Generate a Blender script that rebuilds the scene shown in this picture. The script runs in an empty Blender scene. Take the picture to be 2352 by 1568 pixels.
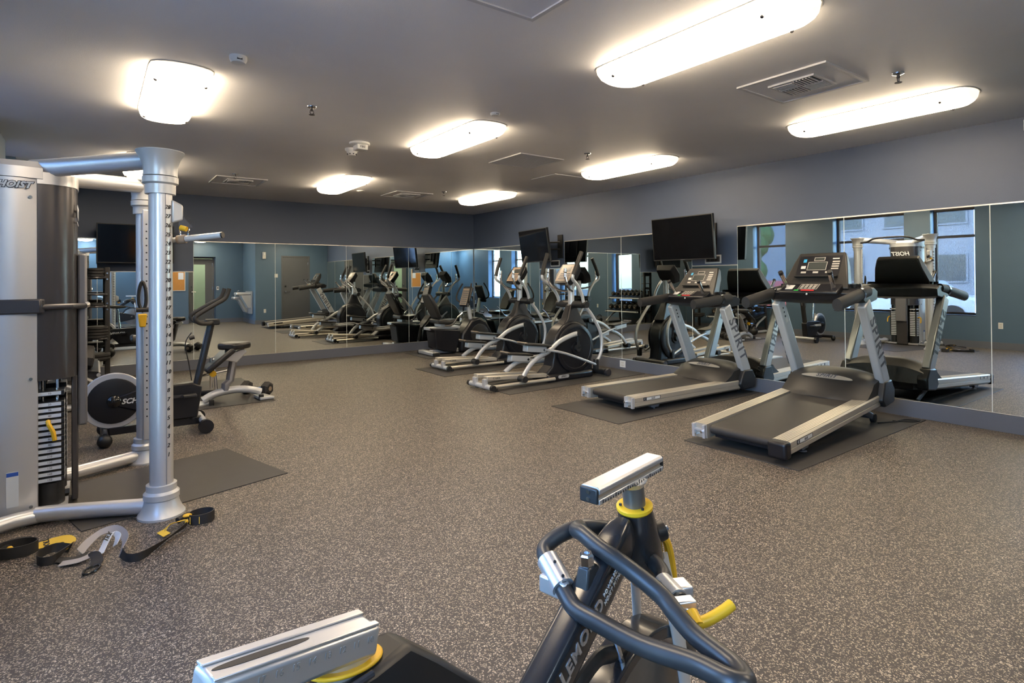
import bpy, math, random
from mathutils import Vector, Matrix
random.seed(7)
SC = bpy.context.scene
COL = SC.collection
PI = math.pi

# ------------------------------------------------------------------ camera
CAM_H, FPX, CY = 1.3794, 1312.4274, 631.9105
YAW, PITCH, ROLL = 0.6319, 0.0067, -0.0079
_f = Vector((math.sin(YAW)*math.cos(PITCH), math.cos(YAW)*math.cos(PITCH), math.sin(PITCH)))
_r0 = Vector((math.cos(YAW), -math.sin(YAW), 0)); _u0 = _r0.cross(_f)
_r = _r0*math.cos(ROLL)+_u0*math.sin(ROLL); _u = -_r0*math.sin(ROLL)+_u0*math.cos(ROLL)
cam = bpy.data.cameras.new('camera'); cam_o = bpy.data.objects.new('camera', cam); COL.objects.link(cam_o)
cam.sensor_width = 36; cam.lens = FPX*36/2352; cam.shift_y = -(784-CY)/2352; cam.clip_start = 0.02; cam.clip_end = 300
M = Matrix.Identity(4)
for i in range(3):
    M[i][0], M[i][1], M[i][2] = _r[i], _u[i], -_f[i]
M[2][3] = CAM_H
cam_o.matrix_world = M
SC.camera = cam_o
def ray(px, py): return _f+_r*((px-1176)/FPX)-_u*((py-CY)/FPX)
def pix(px, py, dep): return Vector((0, 0, CAM_H))+ray(px, py)*dep          # point at forward distance dep
def pix_z(px, py, z):
    d = ray(px, py); return Vector((0, 0, CAM_H))+d*((z-CAM_H)/d.z)

# ------------------------------------------------------------------ world, view, daylight
SC.view_settings.view_transform = 'Standard'; SC.view_settings.look = 'None'
SC.view_settings.exposure = 0.6; SC.view_settings.gamma = 1.0; SC.view_settings.use_curve_mapping = False
SC.cycles.use_denoising = True; SC.cycles.use_adaptive_sampling = True; SC.cycles.adaptive_threshold = 0.04; SC.cycles.adaptive_min_samples = 16
SC.cycles.max_bounces = 8; SC.cycles.glossy_bounces = 5; SC.cycles.diffuse_bounces = 4
SC.cycles.transparent_max_bounces = 12; SC.cycles.caustics_reflective = False; SC.cycles.caustics_refractive = False
W = bpy.data.worlds.new('sky'); SC.world = W; W.use_nodes = True
wn = W.node_tree; wn.nodes.clear()
wo = wn.nodes.new('ShaderNodeOutputWorld'); bg = wn.nodes.new('ShaderNodeBackground'); sky = wn.nodes.new('ShaderNodeTexSky')
sky.sky_type = 'NISHITA'; sky.sun_disc = False; sky.sun_elevation = math.radians(50); sky.sun_rotation = math.radians(60); sky.air_density = 1.3
hs = wn.nodes.new('ShaderNodeMix'); hs.data_type = 'RGBA'; hs.blend_type = 'MULTIPLY'; hs.inputs['Factor'].default_value = 1.0; hs.inputs['B'].default_value = (0.62, 0.85, 1.15, 1)
wn.links.new(sky.outputs[0], hs.inputs['A']); wn.links.new(hs.outputs['Result'], bg.inputs[0]); wn.links.new(bg.outputs[0], wo.inputs[0]); bg.inputs[1].default_value = 3.6
SUN = bpy.data.lights.new('sun', 'SUN'); SUN.energy = 6.0; SUN.angle = 0.01; SUN.color = (1.0, 0.95, 0.88)
sun_o = bpy.data.objects.new('sun', SUN); COL.objects.link(sun_o); sun_o.rotation_euler = (math.radians(-20), math.radians(40), 0)
LAMP_STRENGTH = 17.0

XR, YB, XL, H = 6.46, 10.18, -0.68, 2.74
YN, YA, YD, XA, XD = 0.85, -1.0, -2.4, 4.15, 1.95     # near wall, entry wall, wall behind camera
MT, MB_ = 2.017, 0.158                                # mirror top and bottom
WINDOWS = [(7.28, 8.13, True), (4.76, 6.18, True), (3.58, 4.30, True), (1.76, 2.66, False), (0.08, 0.93, False)]
for i, (a, b, s) in enumerate(WINDOWS):              # portals that guide the sky light through the openings
    L = bpy.data.lights.new('window_portal', 'AREA'); L.shape = 'RECTANGLE'; L.size = b-a; L.size_y = 2.1
    L.cycles.is_portal = True
    o = bpy.data.objects.new('window_portal', L); COL.objects.link(o); o.location = (XL-0.36, (a+b)/2, 1.65)
    o.rotation_euler = (0, -PI/2, 0); o['kind'] = 'helper'
    L.size, L.size_y = 2.1, b-a

# ------------------------------------------------------------------ materials
MATS = {}
def mat(name, col, rough=0.5, metal=0.0, emit=None, estr=0.0, spec=0.5, bump=0.0, bscale=200.0, coat=0.0, var=0.0, vscale=6.0):
    m = bpy.data.materials.new(name); m.use_nodes = True; nt = m.node_tree; b = nt.nodes['Principled BSDF']
    b.inputs['Base Color'].default_value = (*col, 1); b.inputs['Roughness'].default_value = rough
    b.inputs['Metallic'].default_value = metal; b.inputs['Specular IOR Level'].default_value = spec
    if coat: b.inputs['Coat Weight'].default_value = coat; b.inputs['Coat Roughness'].default_value = 0.12
    if emit: b.inputs['Emission Color'].default_value = (*emit, 1); b.inputs['Emission Strength'].default_value = estr
    tc = nt.nodes.new('ShaderNodeTexCoord')
    n = nt.nodes.new('ShaderNodeTexNoise'); n.inputs['Scale'].default_value = vscale; n.inputs['Detail'].default_value = 4
    nt.links.new(tc.outputs['Object'], n.inputs['Vector'])
    mx = nt.nodes.new('ShaderNodeMix'); mx.data_type = 'RGBA'
    v = var if var else 0.04
    mx.inputs['A'].default_value = (*[c*(1-v) for c in col], 1); mx.inputs['B'].default_value = (*[min(1, c*(1+v)) for c in col], 1)
    nt.links.new(n.outputs['Fac'], mx.inputs['Factor']); nt.links.new(mx.outputs['Result'], b.inputs['Base Color'])
    if bump:
        n2 = nt.nodes.new('ShaderNodeTexNoise'); n2.inputs['Scale'].default_value = bscale; n2.inputs['Detail'].default_value = 2
        nt.links.new(tc.outputs['Object'], n2.inputs['Vector'])
        bp = nt.nodes.new('ShaderNodeBump'); bp.inputs['Strength'].default_value = bump; bp.inputs['Distance'].default_value = 0.004
        nt.links.new(n2.outputs['Fac'], bp.inputs['Height']); nt.links.new(bp.outputs['Normal'], b.inputs['Normal'])
    MATS[name] = m
    return m
mat('wall_paint', (0.080, 0.107, 0.171), 0.42, bump=0.35, bscale=260, var=0.05, vscale=3)
mat('ceiling_paint', (0.84, 0.84, 0.85), 0.6, bump=0.25, bscale=240, var=0.05, vscale=2)
mat('side_paint', (0.085, 0.145, 0.215), 0.45, bump=0.3, bscale=260, var=0.05, vscale=3)
mat('base_paint', (0.13, 0.14, 0.17), 0.45)
mat('door_paint', (0.10, 0.105, 0.115), 0.4)
mat('mat_rubber', (0.045, 0.041, 0.038), 0.55, bump=0.2, bscale=400, var=0.15, vscale=9)
mat('silver', (0.66, 0.66, 0.68), 0.34, metal=0.6, var=0.03)
mat('silver_paint', (0.58, 0.59, 0.60), 0.38, metal=0.35, var=0.03)
mat('chrome', (0.75, 0.75, 0.76), 0.12, metal=1.0)
mat('alu', (0.64, 0.64, 0.65), 0.33, metal=0.75, var=0.05, vscale=30)
mat('rail_alu', (0.62, 0.565, 0.475), 0.38, metal=0.6, var=0.04)
mat('black', (0.016, 0.016, 0.017), 0.42)
mat('black_gloss', (0.012, 0.012, 0.013), 0.12, coat=0.4)
mat('rubber', (0.022, 0.021, 0.021), 0.62, bump=0.15, bscale=300)
mat('charcoal', (0.009, 0.009, 0.012), 0.36)
mat('graphite', (0.022, 0.020, 0.018), 0.45)
mat('gunmetal', (0.075, 0.072, 0.078), 0.32, metal=0.55)
mat('shroud', (0.085, 0.08, 0.085), 0.27, metal=0.5)
mat('strip_grey', (0.19, 0.19, 0.21), 0.4, metal=0.2)
mat('vinyl', (0.02, 0.019, 0.019), 0.33, bump=0.1, bscale=350)
mat('belt', (0.030, 0.0255, 0.0225), 0.5, bump=0.15, bscale=500, var=0.25, vscale=5)
mat('frame_black', (0.02, 0.02, 0.022), 0.22, coat=0.25, var=0.2, vscale=25)
mat('worn_black', (0.032, 0.031, 0.031), 0.36, var=0.35, vscale=18)
mat('engraving', (0.36, 0.36, 0.37), 0.4, metal=0.5)
mat('flywheel', (0.22, 0.21, 0.20), 0.4, metal=0.7, var=0.25, vscale=14)
mat('yellow', (0.80, 0.46, 0.02), 0.4)
mat('yellow_web', (0.75, 0.50, 0.06), 0.7)
mat('grey_web', (0.33, 0.31, 0.31), 0.7)
mat('white', (0.75, 0.75, 0.73), 0.45)
mat('offwhite', (0.62, 0.60, 0.56), 0.45)
mat('label_white', (0.70, 0.74, 0.80), 0.4)
mat('blue_ink', (0.03, 0.10, 0.45), 0.5)
mat('ink', (0.01, 0.01, 0.012), 0.5)
mat('grey_ink', (0.10, 0.10, 0.12), 0.5)
mat('red', (0.65, 0.03, 0.03), 0.4)
mat('green', (0.05, 0.5, 0.08), 0.4)
mat('screen', (0.004, 0.004, 0.005), 0.07, spec=0.5)
mat('lcd', (0.055, 0.06, 0.055), 0.15)
mat('lcd_blue', (0.05, 0.35, 0.6), 0.3)
mat('panel_line', (0.45, 0.42, 0.37), 0.4)
mat('tan_glare_and_trim', (0.33, 0.25, 0.18), 0.3)  # lamp glare put into console face colour; also plain tan trim and wear
mat('edge_glass', (0.78, 0.82, 0.78), 0.2)
mat('channel', (0.80, 0.76, 0.68), 0.25, metal=0.6)
mat('vent_white', (0.62, 0.62, 0.63), 0.5)
mat('vent_dark', (0.05, 0.05, 0.055), 0.6)
mat('cork', (0.55, 0.25, 0.06), 0.8, bump=0.4, bscale=120, var=0.15, vscale=40)
mat('hall_light', (0.45, 0.62, 0.52), 0.6)
mat('bldg', (0.30, 0.31, 0.34), 0.8, var=0.08, vscale=0.4)
mat('bldg_glass', (0.06, 0.08, 0.10), 0.15)
mat('asphalt', (0.16, 0.16, 0.165), 0.85, var=0.1, vscale=1.5)
mat('leaf', (0.06, 0.13, 0.03), 0.7, var=0.4, vscale=4)
mat('bark', (0.10, 0.07, 0.05), 0.8)
mat('car_white', (0.70, 0.72, 0.75), 0.2, coat=0.5)
mat('car_red', (0.45, 0.03, 0.04), 0.2, coat=0.5)
mat('frame_dark', (0.045, 0.035, 0.03), 0.4)

m = bpy.data.materials.new('mirror'); m.use_nodes = True; b = m.node_tree.nodes['Principled BSDF']
b.inputs['Base Color'].default_value = (0.80, 0.85, 0.83, 1); b.inputs['Metallic'].default_value = 1; b.inputs['Roughness'].default_value = 0.0
MATS['mirror'] = m
def see_through(name, col, keep, rough):
    m = bpy.data.materials.new(name); m.use_nodes = True; nt = m.node_tree; nt.nodes.clear()
    o = nt.nodes.new('ShaderNodeOutputMaterial'); t = nt.nodes.new('ShaderNodeBsdfTransparent'); d = nt.nodes.new('ShaderNodeBsdfPrincipled')
    d.inputs['Base Color'].default_value = (*col, 1); d.inputs['Roughness'].default_value = rough
    mx = nt.nodes.new('ShaderNodeMixShader'); mx.inputs[0].default_value = keep
    nt.links.new(t.outputs[0], mx.inputs[1]); nt.links.new(d.outputs[0], mx.inputs[2]); nt.links.new(mx.outputs[0], o.inputs[0])
    MATS[name] = m; return m
see_through('window_glass', (0.3, 0.35, 0.35), 0.08, 0.02)
sm = see_through('mesh_shade', (0.07, 0.07, 0.075), 0.62, 0.8)
nt = sm.node_tree                                        # fine woven mesh
tc = nt.nodes.new('ShaderNodeTexCoord'); wv = nt.nodes.new('ShaderNodeTexWave'); wv.wave_type = 'BANDS'; wv.bands_direction = 'Y'
wv.inputs['Scale'].default_value = 18; wv.inputs['Distortion'].default_value = 2.0
mr_ = nt.nodes.new('ShaderNodeMapRange'); mr_.inputs['To Min'].default_value = 0.58; mr_.inputs['To Max'].default_value = 0.72
mxs = [n for n in nt.nodes if n.type == 'MIX_SHADER'][0]
nt.links.new(tc.outputs['Object'], wv.inputs['Vector']); nt.links.new(wv.outputs['Fac'], mr_.inputs['Value']); nt.links.new(mr_.outputs['Result'], mxs.inputs[0])

# speckled rubber floor
m = bpy.data.materials.new('floor_rubber'); m.use_nodes = True; nt = m.node_tree; b = nt.nodes['Principled BSDF']
tc = nt.nodes.new('ShaderNodeTexCoord')
def fleck(scale, thr, rad, off):
    mp = nt.nodes.new('ShaderNodeMapping'); mp.inputs['Location'].default_value = (off, off*1.7, 0); mp.inputs['Scale'].default_value = (1, 1, 0)
    nt.links.new(tc.outputs['Object'], mp.inputs['Vector'])
    nz = nt.nodes.new('ShaderNodeTexNoise'); nz.inputs['Scale'].default_value = scale*1.3; nz.inputs['Detail'].default_value = 1
    nt.links.new(mp.outputs[0], nz.inputs['Vector'])
    ad = nt.nodes.new('ShaderNodeMix'); ad.data_type = 'VECTOR'; ad.inputs['Factor'].default_value = 0.012
    nt.links.new(mp.outputs[0], ad.inputs['A']); nt.links.new(nz.outputs['Color'], ad.inputs['B'])
    v = nt.nodes.new('ShaderNodeTexVoronoi'); v.inputs['Scale'].default_value = scale; v.voronoi_dimensions = '2D'
    nt.links.new(ad.outputs['Result'], v.inputs['Vector'])
    sp = nt.nodes.new('ShaderNodeSeparateColor'); nt.links.new(v.outputs['Color'], sp.inputs[0])
    g = nt.nodes.new('ShaderNodeMath'); g.operation = 'GREATER_THAN'; g.inputs[1].default_value = thr; nt.links.new(sp.outputs[0], g.inputs[0])
    l = nt.nodes.new('ShaderNodeMath'); l.operation = 'LESS_THAN'; l.inputs[1].default_value = rad; nt.links.new(v.outputs['Distance'], l.inputs[0])
    k = nt.nodes.new('ShaderNodeMath'); k.operation = 'MULTIPLY'; nt.links.new(g.outputs[0], k.inputs[0]); nt.links.new(l.outputs[0], k.inputs[1])
    return k, sp
k1, s1 = fleck(165, 0.83, 0.40, 0.0); k2, s2 = fleck(260, 0.80, 0.44, 3.3)
mxx = nt.nodes.new('ShaderNodeMath'); mxx.operation = 'MAXIMUM'; nt.links.new(k1.outputs[0], mxx.inputs[0]); nt.links.new(k2.outputs[0], mxx.inputs[1])
fc = nt.nodes.new('ShaderNodeMix'); fc.data_type = 'RGBA'; fc.inputs['A'].default_value = (0.34, 0.265, 0.185, 1); fc.inputs['B'].default_value = (0.66, 0.56, 0.44, 1)
nt.links.new(s1.outputs[1], fc.inputs['Factor'])
mc = nt.nodes.new('ShaderNodeMix'); mc.data_type = 'RGBA'; mc.inputs['A'].default_value = (0.052, 0.0455, 0.041, 1)
nt.links.new(mxx.outputs[0], mc.inputs['Factor']); nt.links.new(fc.outputs['Result'], mc.inputs['B']); nt.links.new(mc.outputs['Result'], b.inputs['Base Color'])
b.inputs['Roughness'].default_value = 0.46; b.inputs['Specular IOR Level'].default_value = 0.4
n2 = nt.nodes.new('ShaderNodeTexNoise'); n2.inputs['Scale'].default_value = 220; nt.links.new(tc.outputs['Object'], n2.inputs['Vector'])
bp = nt.nodes.new('ShaderNodeBump'); bp.inputs['Strength'].default_value = 0.35; bp.inputs['Distance'].default_value = 0.003
nt.links.new(n2.outputs['Fac'], bp.inputs['Height']); nt.links.new(bp.outputs['Normal'], b.inputs['Normal'])
MATS['floor_rubber'] = m

# lamp lens: warm light, weaker toward the two ends where the tubes stop
m = bpy.data.materials.new('lamp_lens'); m.use_nodes = True; nt = m.node_tree; b = nt.nodes['Principled BSDF']
b.inputs['Base Color'].default_value = (0.8, 0.76, 0.68, 1); b.inputs['Roughness'].default_value = 0.3
tc = nt.nodes.new('ShaderNodeTexCoord'); sx = nt.nodes.new('ShaderNodeSeparateXYZ'); nt.links.new(tc.outputs['Object'], sx.inputs[0])
ab = nt.nodes.new('ShaderNodeMath'); ab.operation = 'ABSOLUTE'; nt.links.new(sx.outputs[1], ab.inputs[0])
rg = nt.nodes.new('ShaderNodeMapRange'); rg.inputs['From Min'].default_value = 0.47; rg.inputs['From Max'].default_value = 0.66
rg.inputs['To Min'].default_value = LAMP_STRENGTH; rg.inputs['To Max'].default_value = LAMP_STRENGTH*0.06; nt.links.new(ab.outputs[0], rg.inputs['Value'])
nt.links.new(rg.outputs['Result'], b.inputs['Emission Strength']); b.inputs['Emission Color'].default_value = (1.0, 0.80, 0.56, 1)
MATS['lamp_lens'] = m
mat('added_cool_lens', (0.8, 0.8, 0.8), 0.3, emit=(0.74, 0.89, 1.0), estr=46.0)  # glow of the added daylight lamps behind the camera

# ------------------------------------------------------------------ mesh helpers
class MB:
    def __init__(s): s.v, s.f = [], []
    def add(s, vs, fs):
        o = len(s.v); s.v += [tuple(v) for v in vs]; s.f += [tuple(i+o for i in f) for f in fs]; return s
    def box(s, a, b, R=None, c=None):
        xs = (a[0], b[0]); ys = (a[1], b[1]); zs = (a[2], b[2])
        vs = [Vector((x, y, z)) for z in zs for y in ys for x in xs]
        if R is not None:
            c = Vector(c) if c is not None else Vector(((xs[0]+xs[1])/2, (ys[0]+ys[1])/2, (zs[0]+zs[1])/2))
            vs = [R @ (v-c)+c for v in vs]
        return s.add(vs, [(0, 2, 3, 1), (4, 5, 7, 6), (0, 1, 5, 4), (2, 6, 7, 3), (0, 4, 6, 2), (1, 3, 7, 5)])
    def prism(s, pts, ext):                     # closed polygon of 3D points extruded by vector
        pts = [Vector(p) for p in pts]; e = Vector(ext); n = len(pts)
        nrm = Vector((0, 0, 0))
        for i in range(n): nrm += pts[i].cross(pts[(i+1) % n])
        if nrm.dot(e) > 0: pts = pts[::-1]
        vs = pts+[p+e for p in pts]
        fs = [tuple(range(n)), tuple(range(2*n-1, n-1, -1))]+[(i, i+n, (i+1) % n+n, (i+1) % n) for i in range(n)]
        return s.add(vs, fs)
    def xz(s, pts, y0, y1): return s.prism([(x, y0, z) for x, z in pts], (0, y1-y0, 0))
    def yz(s, pts, x0, x1): return s.prism([(x0, y, z) for y, z in pts], (x1-x0, 0, 0))
    def xy(s, pts, z0, z1): return s.prism([(x, y, z0) for x, y in pts], (0, 0, z1-z0))
    def tube(s, pts, r, n=10, closed=False, rs=None, flat=None, up=None):   # flat: (rw, rh) elliptical / strap section
        P = [Vector(p) for p in pts]; m = len(P); rings = []
        prev = None
        for i in range(m):
            if closed: t = P[(i+1) % m]-P[i-1]
            else: t = P[min(i+1, m-1)]-P[max(i-1, 0)]
            if t.length < 1e-9: t = Vector((0, 0, 1))
            t.normalize()
            if up is not None: a = Vector(up).cross(t)
            elif prev is None: a = t.cross(Vector((0, 0, 1))) if abs(t.z) < 0.9 else t.cross(Vector((0, 1, 0)))
            else: a = prev-t*prev.dot(t)
            if a.length < 1e-6: a = t.orthogonal()
            a.normalize(); prev = a; bb = t.cross(a)
            ra, rb = (flat if flat else (r, r))
            if rs: ra, rb = ra*rs[i], rb*rs[i]
            rings.append([P[i]+a*ra*math.cos(2*PI*k/n)+bb*rb*math.sin(2*PI*k/n) for k in range(n)])
        vs = [v for rg in rings for v in rg]; fs = []
        for i in range(m if closed else m-1):
            j = (i+1) % m
            for k in range(n):
                l = (k+1) % n; fs.append((i*n+k, i*n+l, j*n+l, j*n+k))
        if not closed: fs += [tuple(range(n-1, -1, -1)), tuple((m-1)*n+k for k in range(n))]
        return s.add(vs, fs)
    def lathe(s, prof, o, axis=(0, 0, 1), n=24, sx=1.0, sy=1.0, up=None):
        ax = Vector(axis).normalized(); a = (Vector(up).cross(ax) if up else ax.orthogonal()).normalized(); b = ax.cross(a); o = Vector(o)
        vs = []
        for r, h in prof:
            vs += [o+ax*h+(a*math.cos(2*PI*k/n)*sx+b*math.sin(2*PI*k/n)*sy)*r for k in range(n)]
        m = len(prof); fs = []
        for i in range(m-1):
            for k in range(n):
                l = (k+1) % n; fs.append((i*n+k, i*n+l, (i+1)*n+l, (i+1)*n+k))
        fs += [tuple(range(n-1, -1, -1)), tuple((m-1)*n+k for k in range(n))]
        return s.add(vs, fs)
    def cyl(s, a, b, r, n=16, r2=None):
        a = Vector(a); b = Vector(b); return s.lathe([(r, 0), (r2 if r2 is not None else r, (b-a).length)], a, b-a, n)
    def ball(s, c, r, n=14, m=8, sc=(1, 1, 1)):
        vs = []; fs = []; c = Vector(c)
        for i in range(1, m):
            th = PI*i/m
            vs += [c+Vector((r*sc[0]*math.sin(th)*math.cos(2*PI*k/n), r*sc[1]*math.sin(th)*math.sin(2*PI*k/n), r*sc[2]*math.cos(th))) for k in range(n)]
        vs += [c+Vector((0, 0, r*sc[2])), c-Vector((0, 0, r*sc[2]))]; T = len(vs)-2
        for i in range(m-2):
            for k in range(n): l = (k+1) % n; fs.append((i*n+k, (i+1)*n+k, (i+1)*n+l, i*n+l))
        for k in range(n): l = (k+1) % n; fs += [(T, k, l), (T+1, (m-2)*n+l, (m-2)*n+k)]
        return s.add(vs, fs)
    def loft(s, rings, closed=True):             # list of equal-length rings, capped
        n = len(rings[0]); m = len(rings); vs = [v for r in rings for v in r]; fs = []
        for i in range(m-1):
            for k in range(n): l = (k+1) % n; fs.append((i*n+k, i*n+l, (i+1)*n+l, (i+1)*n+k))
        fs += [tuple(range(n-1, -1, -1)), tuple((m-1)*n+k for k in range(n))]
        return s.add(vs, fs)
    def quad(s, a, b, c, d): return s.add([a, b, c, d], [(0, 1, 2, 3)])
    def ribbon(s, pts, wid, th=0.0025):          # pts: (point, width direction) strap with thickness
        n = len(pts); vs = []; fs = []
        for i, (p, w) in enumerate(pts):
            p = Vector(p); w = Vector(w).normalized()*wid/2
            t = (Vector(pts[min(i+1, n-1)][0])-Vector(pts[max(i-1, 0)][0])).normalized(); nn = t.cross(w).normalized()*th/2
            vs += [p-w-nn, p+w-nn, p+w+nn, p-w+nn]
        for i in range(n-1):
            for k in range(4): l = (k+1) % 4; fs.append((i*4+k, i*4+l, i*4+4+l, i*4+4+k))
        fs += [(3, 2, 1, 0), tuple(4*(n-1)+k for k in range(4))]
        return s.add(vs, fs)
    def mesh(s, name):
        me = bpy.data.meshes.new(name); me.from_pydata(s.v, [], s.f); me.validate(); return me
def cr(pts, k=4, closed=False):                  # Catmull-Rom smoothing
    P = [Vector(p) for p in pts]; n = len(P); out = []
    for i in range(n if closed else n-1):
        if closed: a, b, c, d = P[i-1], P[i], P[(i+1) % n], P[(i+2) % n]
        else: a, b, c, d = P[max(i-1, 0)], P[i], P[i+1], P[min(i+2, n-1)]
        for j in range(k):
            t = j/k; out.append(0.5*((2*b)+(c-a)*t+(2*a-5*b+4*c-d)*t*t+(3*b-a-3*c+d)*t**3))
    if not closed: out.append(P[-1])
    return out
def arc(cx, cz, r, a0, a1, n=8, rz=None):
    rz = r if rz is None else rz
    return [(cx+r*math.cos(a0+(a1-a0)*i/n), cz+rz*math.sin(a0+(a1-a0)*i/n)) for i in range(n+1)]
def obj(name, mb, mt, parent=None, bev=0.0, flat=False, seg=2):
    me = mb.mesh(name) if isinstance(mb, MB) else mb
    if mt and not me.materials: me.materials.append(MATS[mt])
    if not flat and isinstance(mb, MB):
        for p in me.polygons: p.use_smooth = True
        me.set_sharp_from_angle(angle=math.radians(35))
    o = bpy.data.objects.new(name, me); COL.objects.link(o)
    if parent: o.parent = parent
    if bev:
        md = o.modifiers.new('bevel', 'BEVEL'); md.width = bev; md.segments = seg; md.limit_method = 'ANGLE'; md.angle_limit = math.radians(40)
        md.harden_normals = False
    return o
def tag(o, label, cat, group=None):
    o['label'] = label; o['category'] = cat
    if group: o['group'] = group
    return o
def thing(name, label, cat, loc=(0, 0, 0), rz=0.0, group=None, ry=0.0):
    o = bpy.data.objects.new(name, None); COL.objects.link(o); o.location = loc; o.rotation_euler = (0, ry, rz); o.empty_display_size = 0.1
    return tag(o, label, cat, group)
def struct(name, mb, mt, parent=None, label=None, **k):
    o = obj(name, mb, mt, parent, **k)
    if not parent: o['kind'] = 'structure'
    if label: o['label'] = label
    return o
def txt(name, s, size, org, xd, yd, mt, parent=None, shear=0.0, align='CENTER', ext=0.0008, spacing=1.0, line=1.0, bold=0.0):
    cu = bpy.data.curves.new(name, 'FONT'); cu.body = s; cu.size = size; cu.align_x = align; cu.align_y = 'CENTER'; cu.shear = shear
    cu.extrude = ext; cu.space_character = spacing; cu.space_line = line; cu.resolution_u = 3; cu.offset = bold
    t = bpy.data.objects.new(name, cu); COL.objects.link(t); bpy.context.view_layer.update()
    me = bpy.data.meshes.new_from_object(t.evaluated_get(bpy.context.evaluated_depsgraph_get()))
    bpy.data.objects.remove(t); bpy.data.curves.remove(cu)
    x = Vector(xd).normalized(); y = Vector(yd); y = (y-x*y.dot(x)).normalized(); z = x.cross(y)
    mt4 = Matrix(((x.x, y.x, z.x, org[0]), (x.y, y.y, z.y, org[1]), (x.z, y.z, z.z, org[2]), (0, 0, 0, 1)))
    me.transform(mt4); me.materials.clear(); me.materials.append(MATS[mt])
    o = bpy.data.objects.new(name, me); COL.objects.link(o)
    if parent: o.parent = parent
    return o
def copy_tree(o, parent=None):
    c = o.copy(); COL.objects.link(c); c.parent = parent
    for ch in list(o.children): copy_tree(ch, c)
    return c
def rotY(a): return Matrix.Rotation(a, 3, 'Y')
def rotZ(a): return Matrix.Rotation(a, 3, 'Z')

# ================================================================== SETTING
struct('floor', MB().box((XL-0.3, YD-0.2, -0.1), (XR+0.2, YB+0.2, 0)), 'floor_rubber', flat=True)
struct('ceiling', MB().box((XL-0.3, YD-0.2, H), (XR+0.2, YB+0.2, H+0.1)), 'ceiling_paint', flat=True)
struct('wall_right', MB().box((XR, YN-0.1, 0), (XR+0.15, YB+0.15, H)), 'wall_paint', flat=True)
struct('wall_back', MB().box((XL-0.3, YB, 0), (XR, YB+0.15, H)), 'wall_paint', flat=True)
wl = MB(); edges = [YB]
prev = YB
for a, b, s in WINDOWS:
    wl.box((XL-0.3, b, 0), (XL, prev, H)); wl.box((XL-0.3, a, 0), (XL, b, 0.6)); prev = a
wl.box((XL-0.3, YD, 0), (XL, prev, H))
struct('wall_left', wl, 'side_paint', flat=True)
D1 = (4.94, 5.86)      # door in near wall
struct('wall_near', MB().box((XA, YN-0.12, 0), (D1[0], YN, H)).box((D1[1], YN-0.12, 0), (XR, YN, H)).box((D1[0], YN-0.12, 2.2), (D1[1], YN, H)), 'side_paint', flat=True)
struct('wall_entry_side', MB().box((XA, YA, 0), (XA+0.12, YN-0.12, H)), 'side_paint', flat=True)
DE = (2.50, 3.30)
struct('wall_entry', MB().box((XD, YA-0.35, 0), (DE[0], YA, H)).box((DE[1], YA-0.35, 0), (XA+0.12, YA, H)).box((DE[0], YA-0.35, 2.2), (DE[1], YA, H)), 'side_paint', flat=True)
struct('wall_entry_return', MB().box((XD, YD, 0), (XD+0.12, YA-0.35, H)), 'side_paint', flat=True)
struct('wall_behind', MB().box((XL, YD-0.12, 0), (XD+0.12, YD, H)), 'side_paint', flat=True)
# skirting
struct('baseboard_right', MB().box((XR-0.014, YN, 0), (XR, YB, MB_-0.004)), 'base_paint', bev=0.002)
struct('baseboard_back', MB().box((XL, YB-0.014, 0), (XR-0.014, YB, MB_-0.004)), 'base_paint', bev=0.002)
struct('baseboard_left', MB().box((XL, YD, 0), (XL+0.012, YB-0.014, 0.13)), 'base_paint')
struct('baseboard_near', MB().box((XA, YN, 0), (D1[0]-0.06, YN+0.012, 0.13)).box((D1[1]+0.06, YN, 0), (XR-0.014, YN+0.012, 0.13)), 'base_paint')
struct('baseboard_entry', MB().box((DE[1], YA, 0), (XA, YA+0.012, 0.13)).box((XD, YA, 0), (DE[0], YA+0.012, 0.13)).box((XA-0.012, YA+0.012, 0), (XA, YN, 0.13)), 'base_paint')

# windows in the left wall
for i, (a, b, s) in enumerate(WINDOWS):
    w = bpy.data.objects.new('window_%d' % (i+1), None); COL.objects.link(w); w.location = (XL-0.24, (a+b)/2, 0.6); w['kind'] = 'structure'
    h = (b-a)/2; t = H-0.6
    obj('window_frame', MB().box((-0.04, -h, 0), (0.03, -h+0.05, t)).box((-0.04, h-0.05, 0), (0.03, h, t)).box((-0.04, -h+0.05, 0), (0.03, h-0.05, 0.05)).box((-0.04, -h+0.05, t-0.08), (0.03, h-0.05, t)), 'frame_dark', w)
    obj('mullion', MB().box((-0.04, -h+0.05, 1.53), (0.03, h-0.05, 1.58)), 'frame_dark', w)
    obj('pane', MB().box((-0.012, -h+0.05, 0.05), (-0.006, h-0.05, 1.53)), 'window_glass', w)
    obj('pane', MB().box((-0.012, -h+0.05, 1.58), (-0.006, h-0.05, t-0.08)), 'window_glass', w)
    obj('window_sill', MB().box((-0.0, -h, -0.0), (0.235, h, 0.012)), 'black', w)
    if s:
        place = ['the narrow window nearest the back wall', 'the wide window behind the cable machine', 'the window nearest the outlet'][i]
        rs = thing('roller_shade', 'grey see-through mesh roller shade pulled down in '+place, 'shade', (XL-0.15, (a+b)/2, 0.0), group='roller shades')
        obj('roller', MB().cyl((0, -h+0.03, H-0.05), (0, h-0.03, H-0.05), 0.03), 'frame_dark', rs)
        obj('fabric', MB().box((0.0, -h+0.05, 0.66), (0.002, h-0.05, H-0.05)), 'mesh_shade', rs)
        obj('bottom_bar', MB().box((-0.008, -h+0.05, 0.64), (0.01, h-0.05, 0.66)), 'frame_dark', rs)

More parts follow.
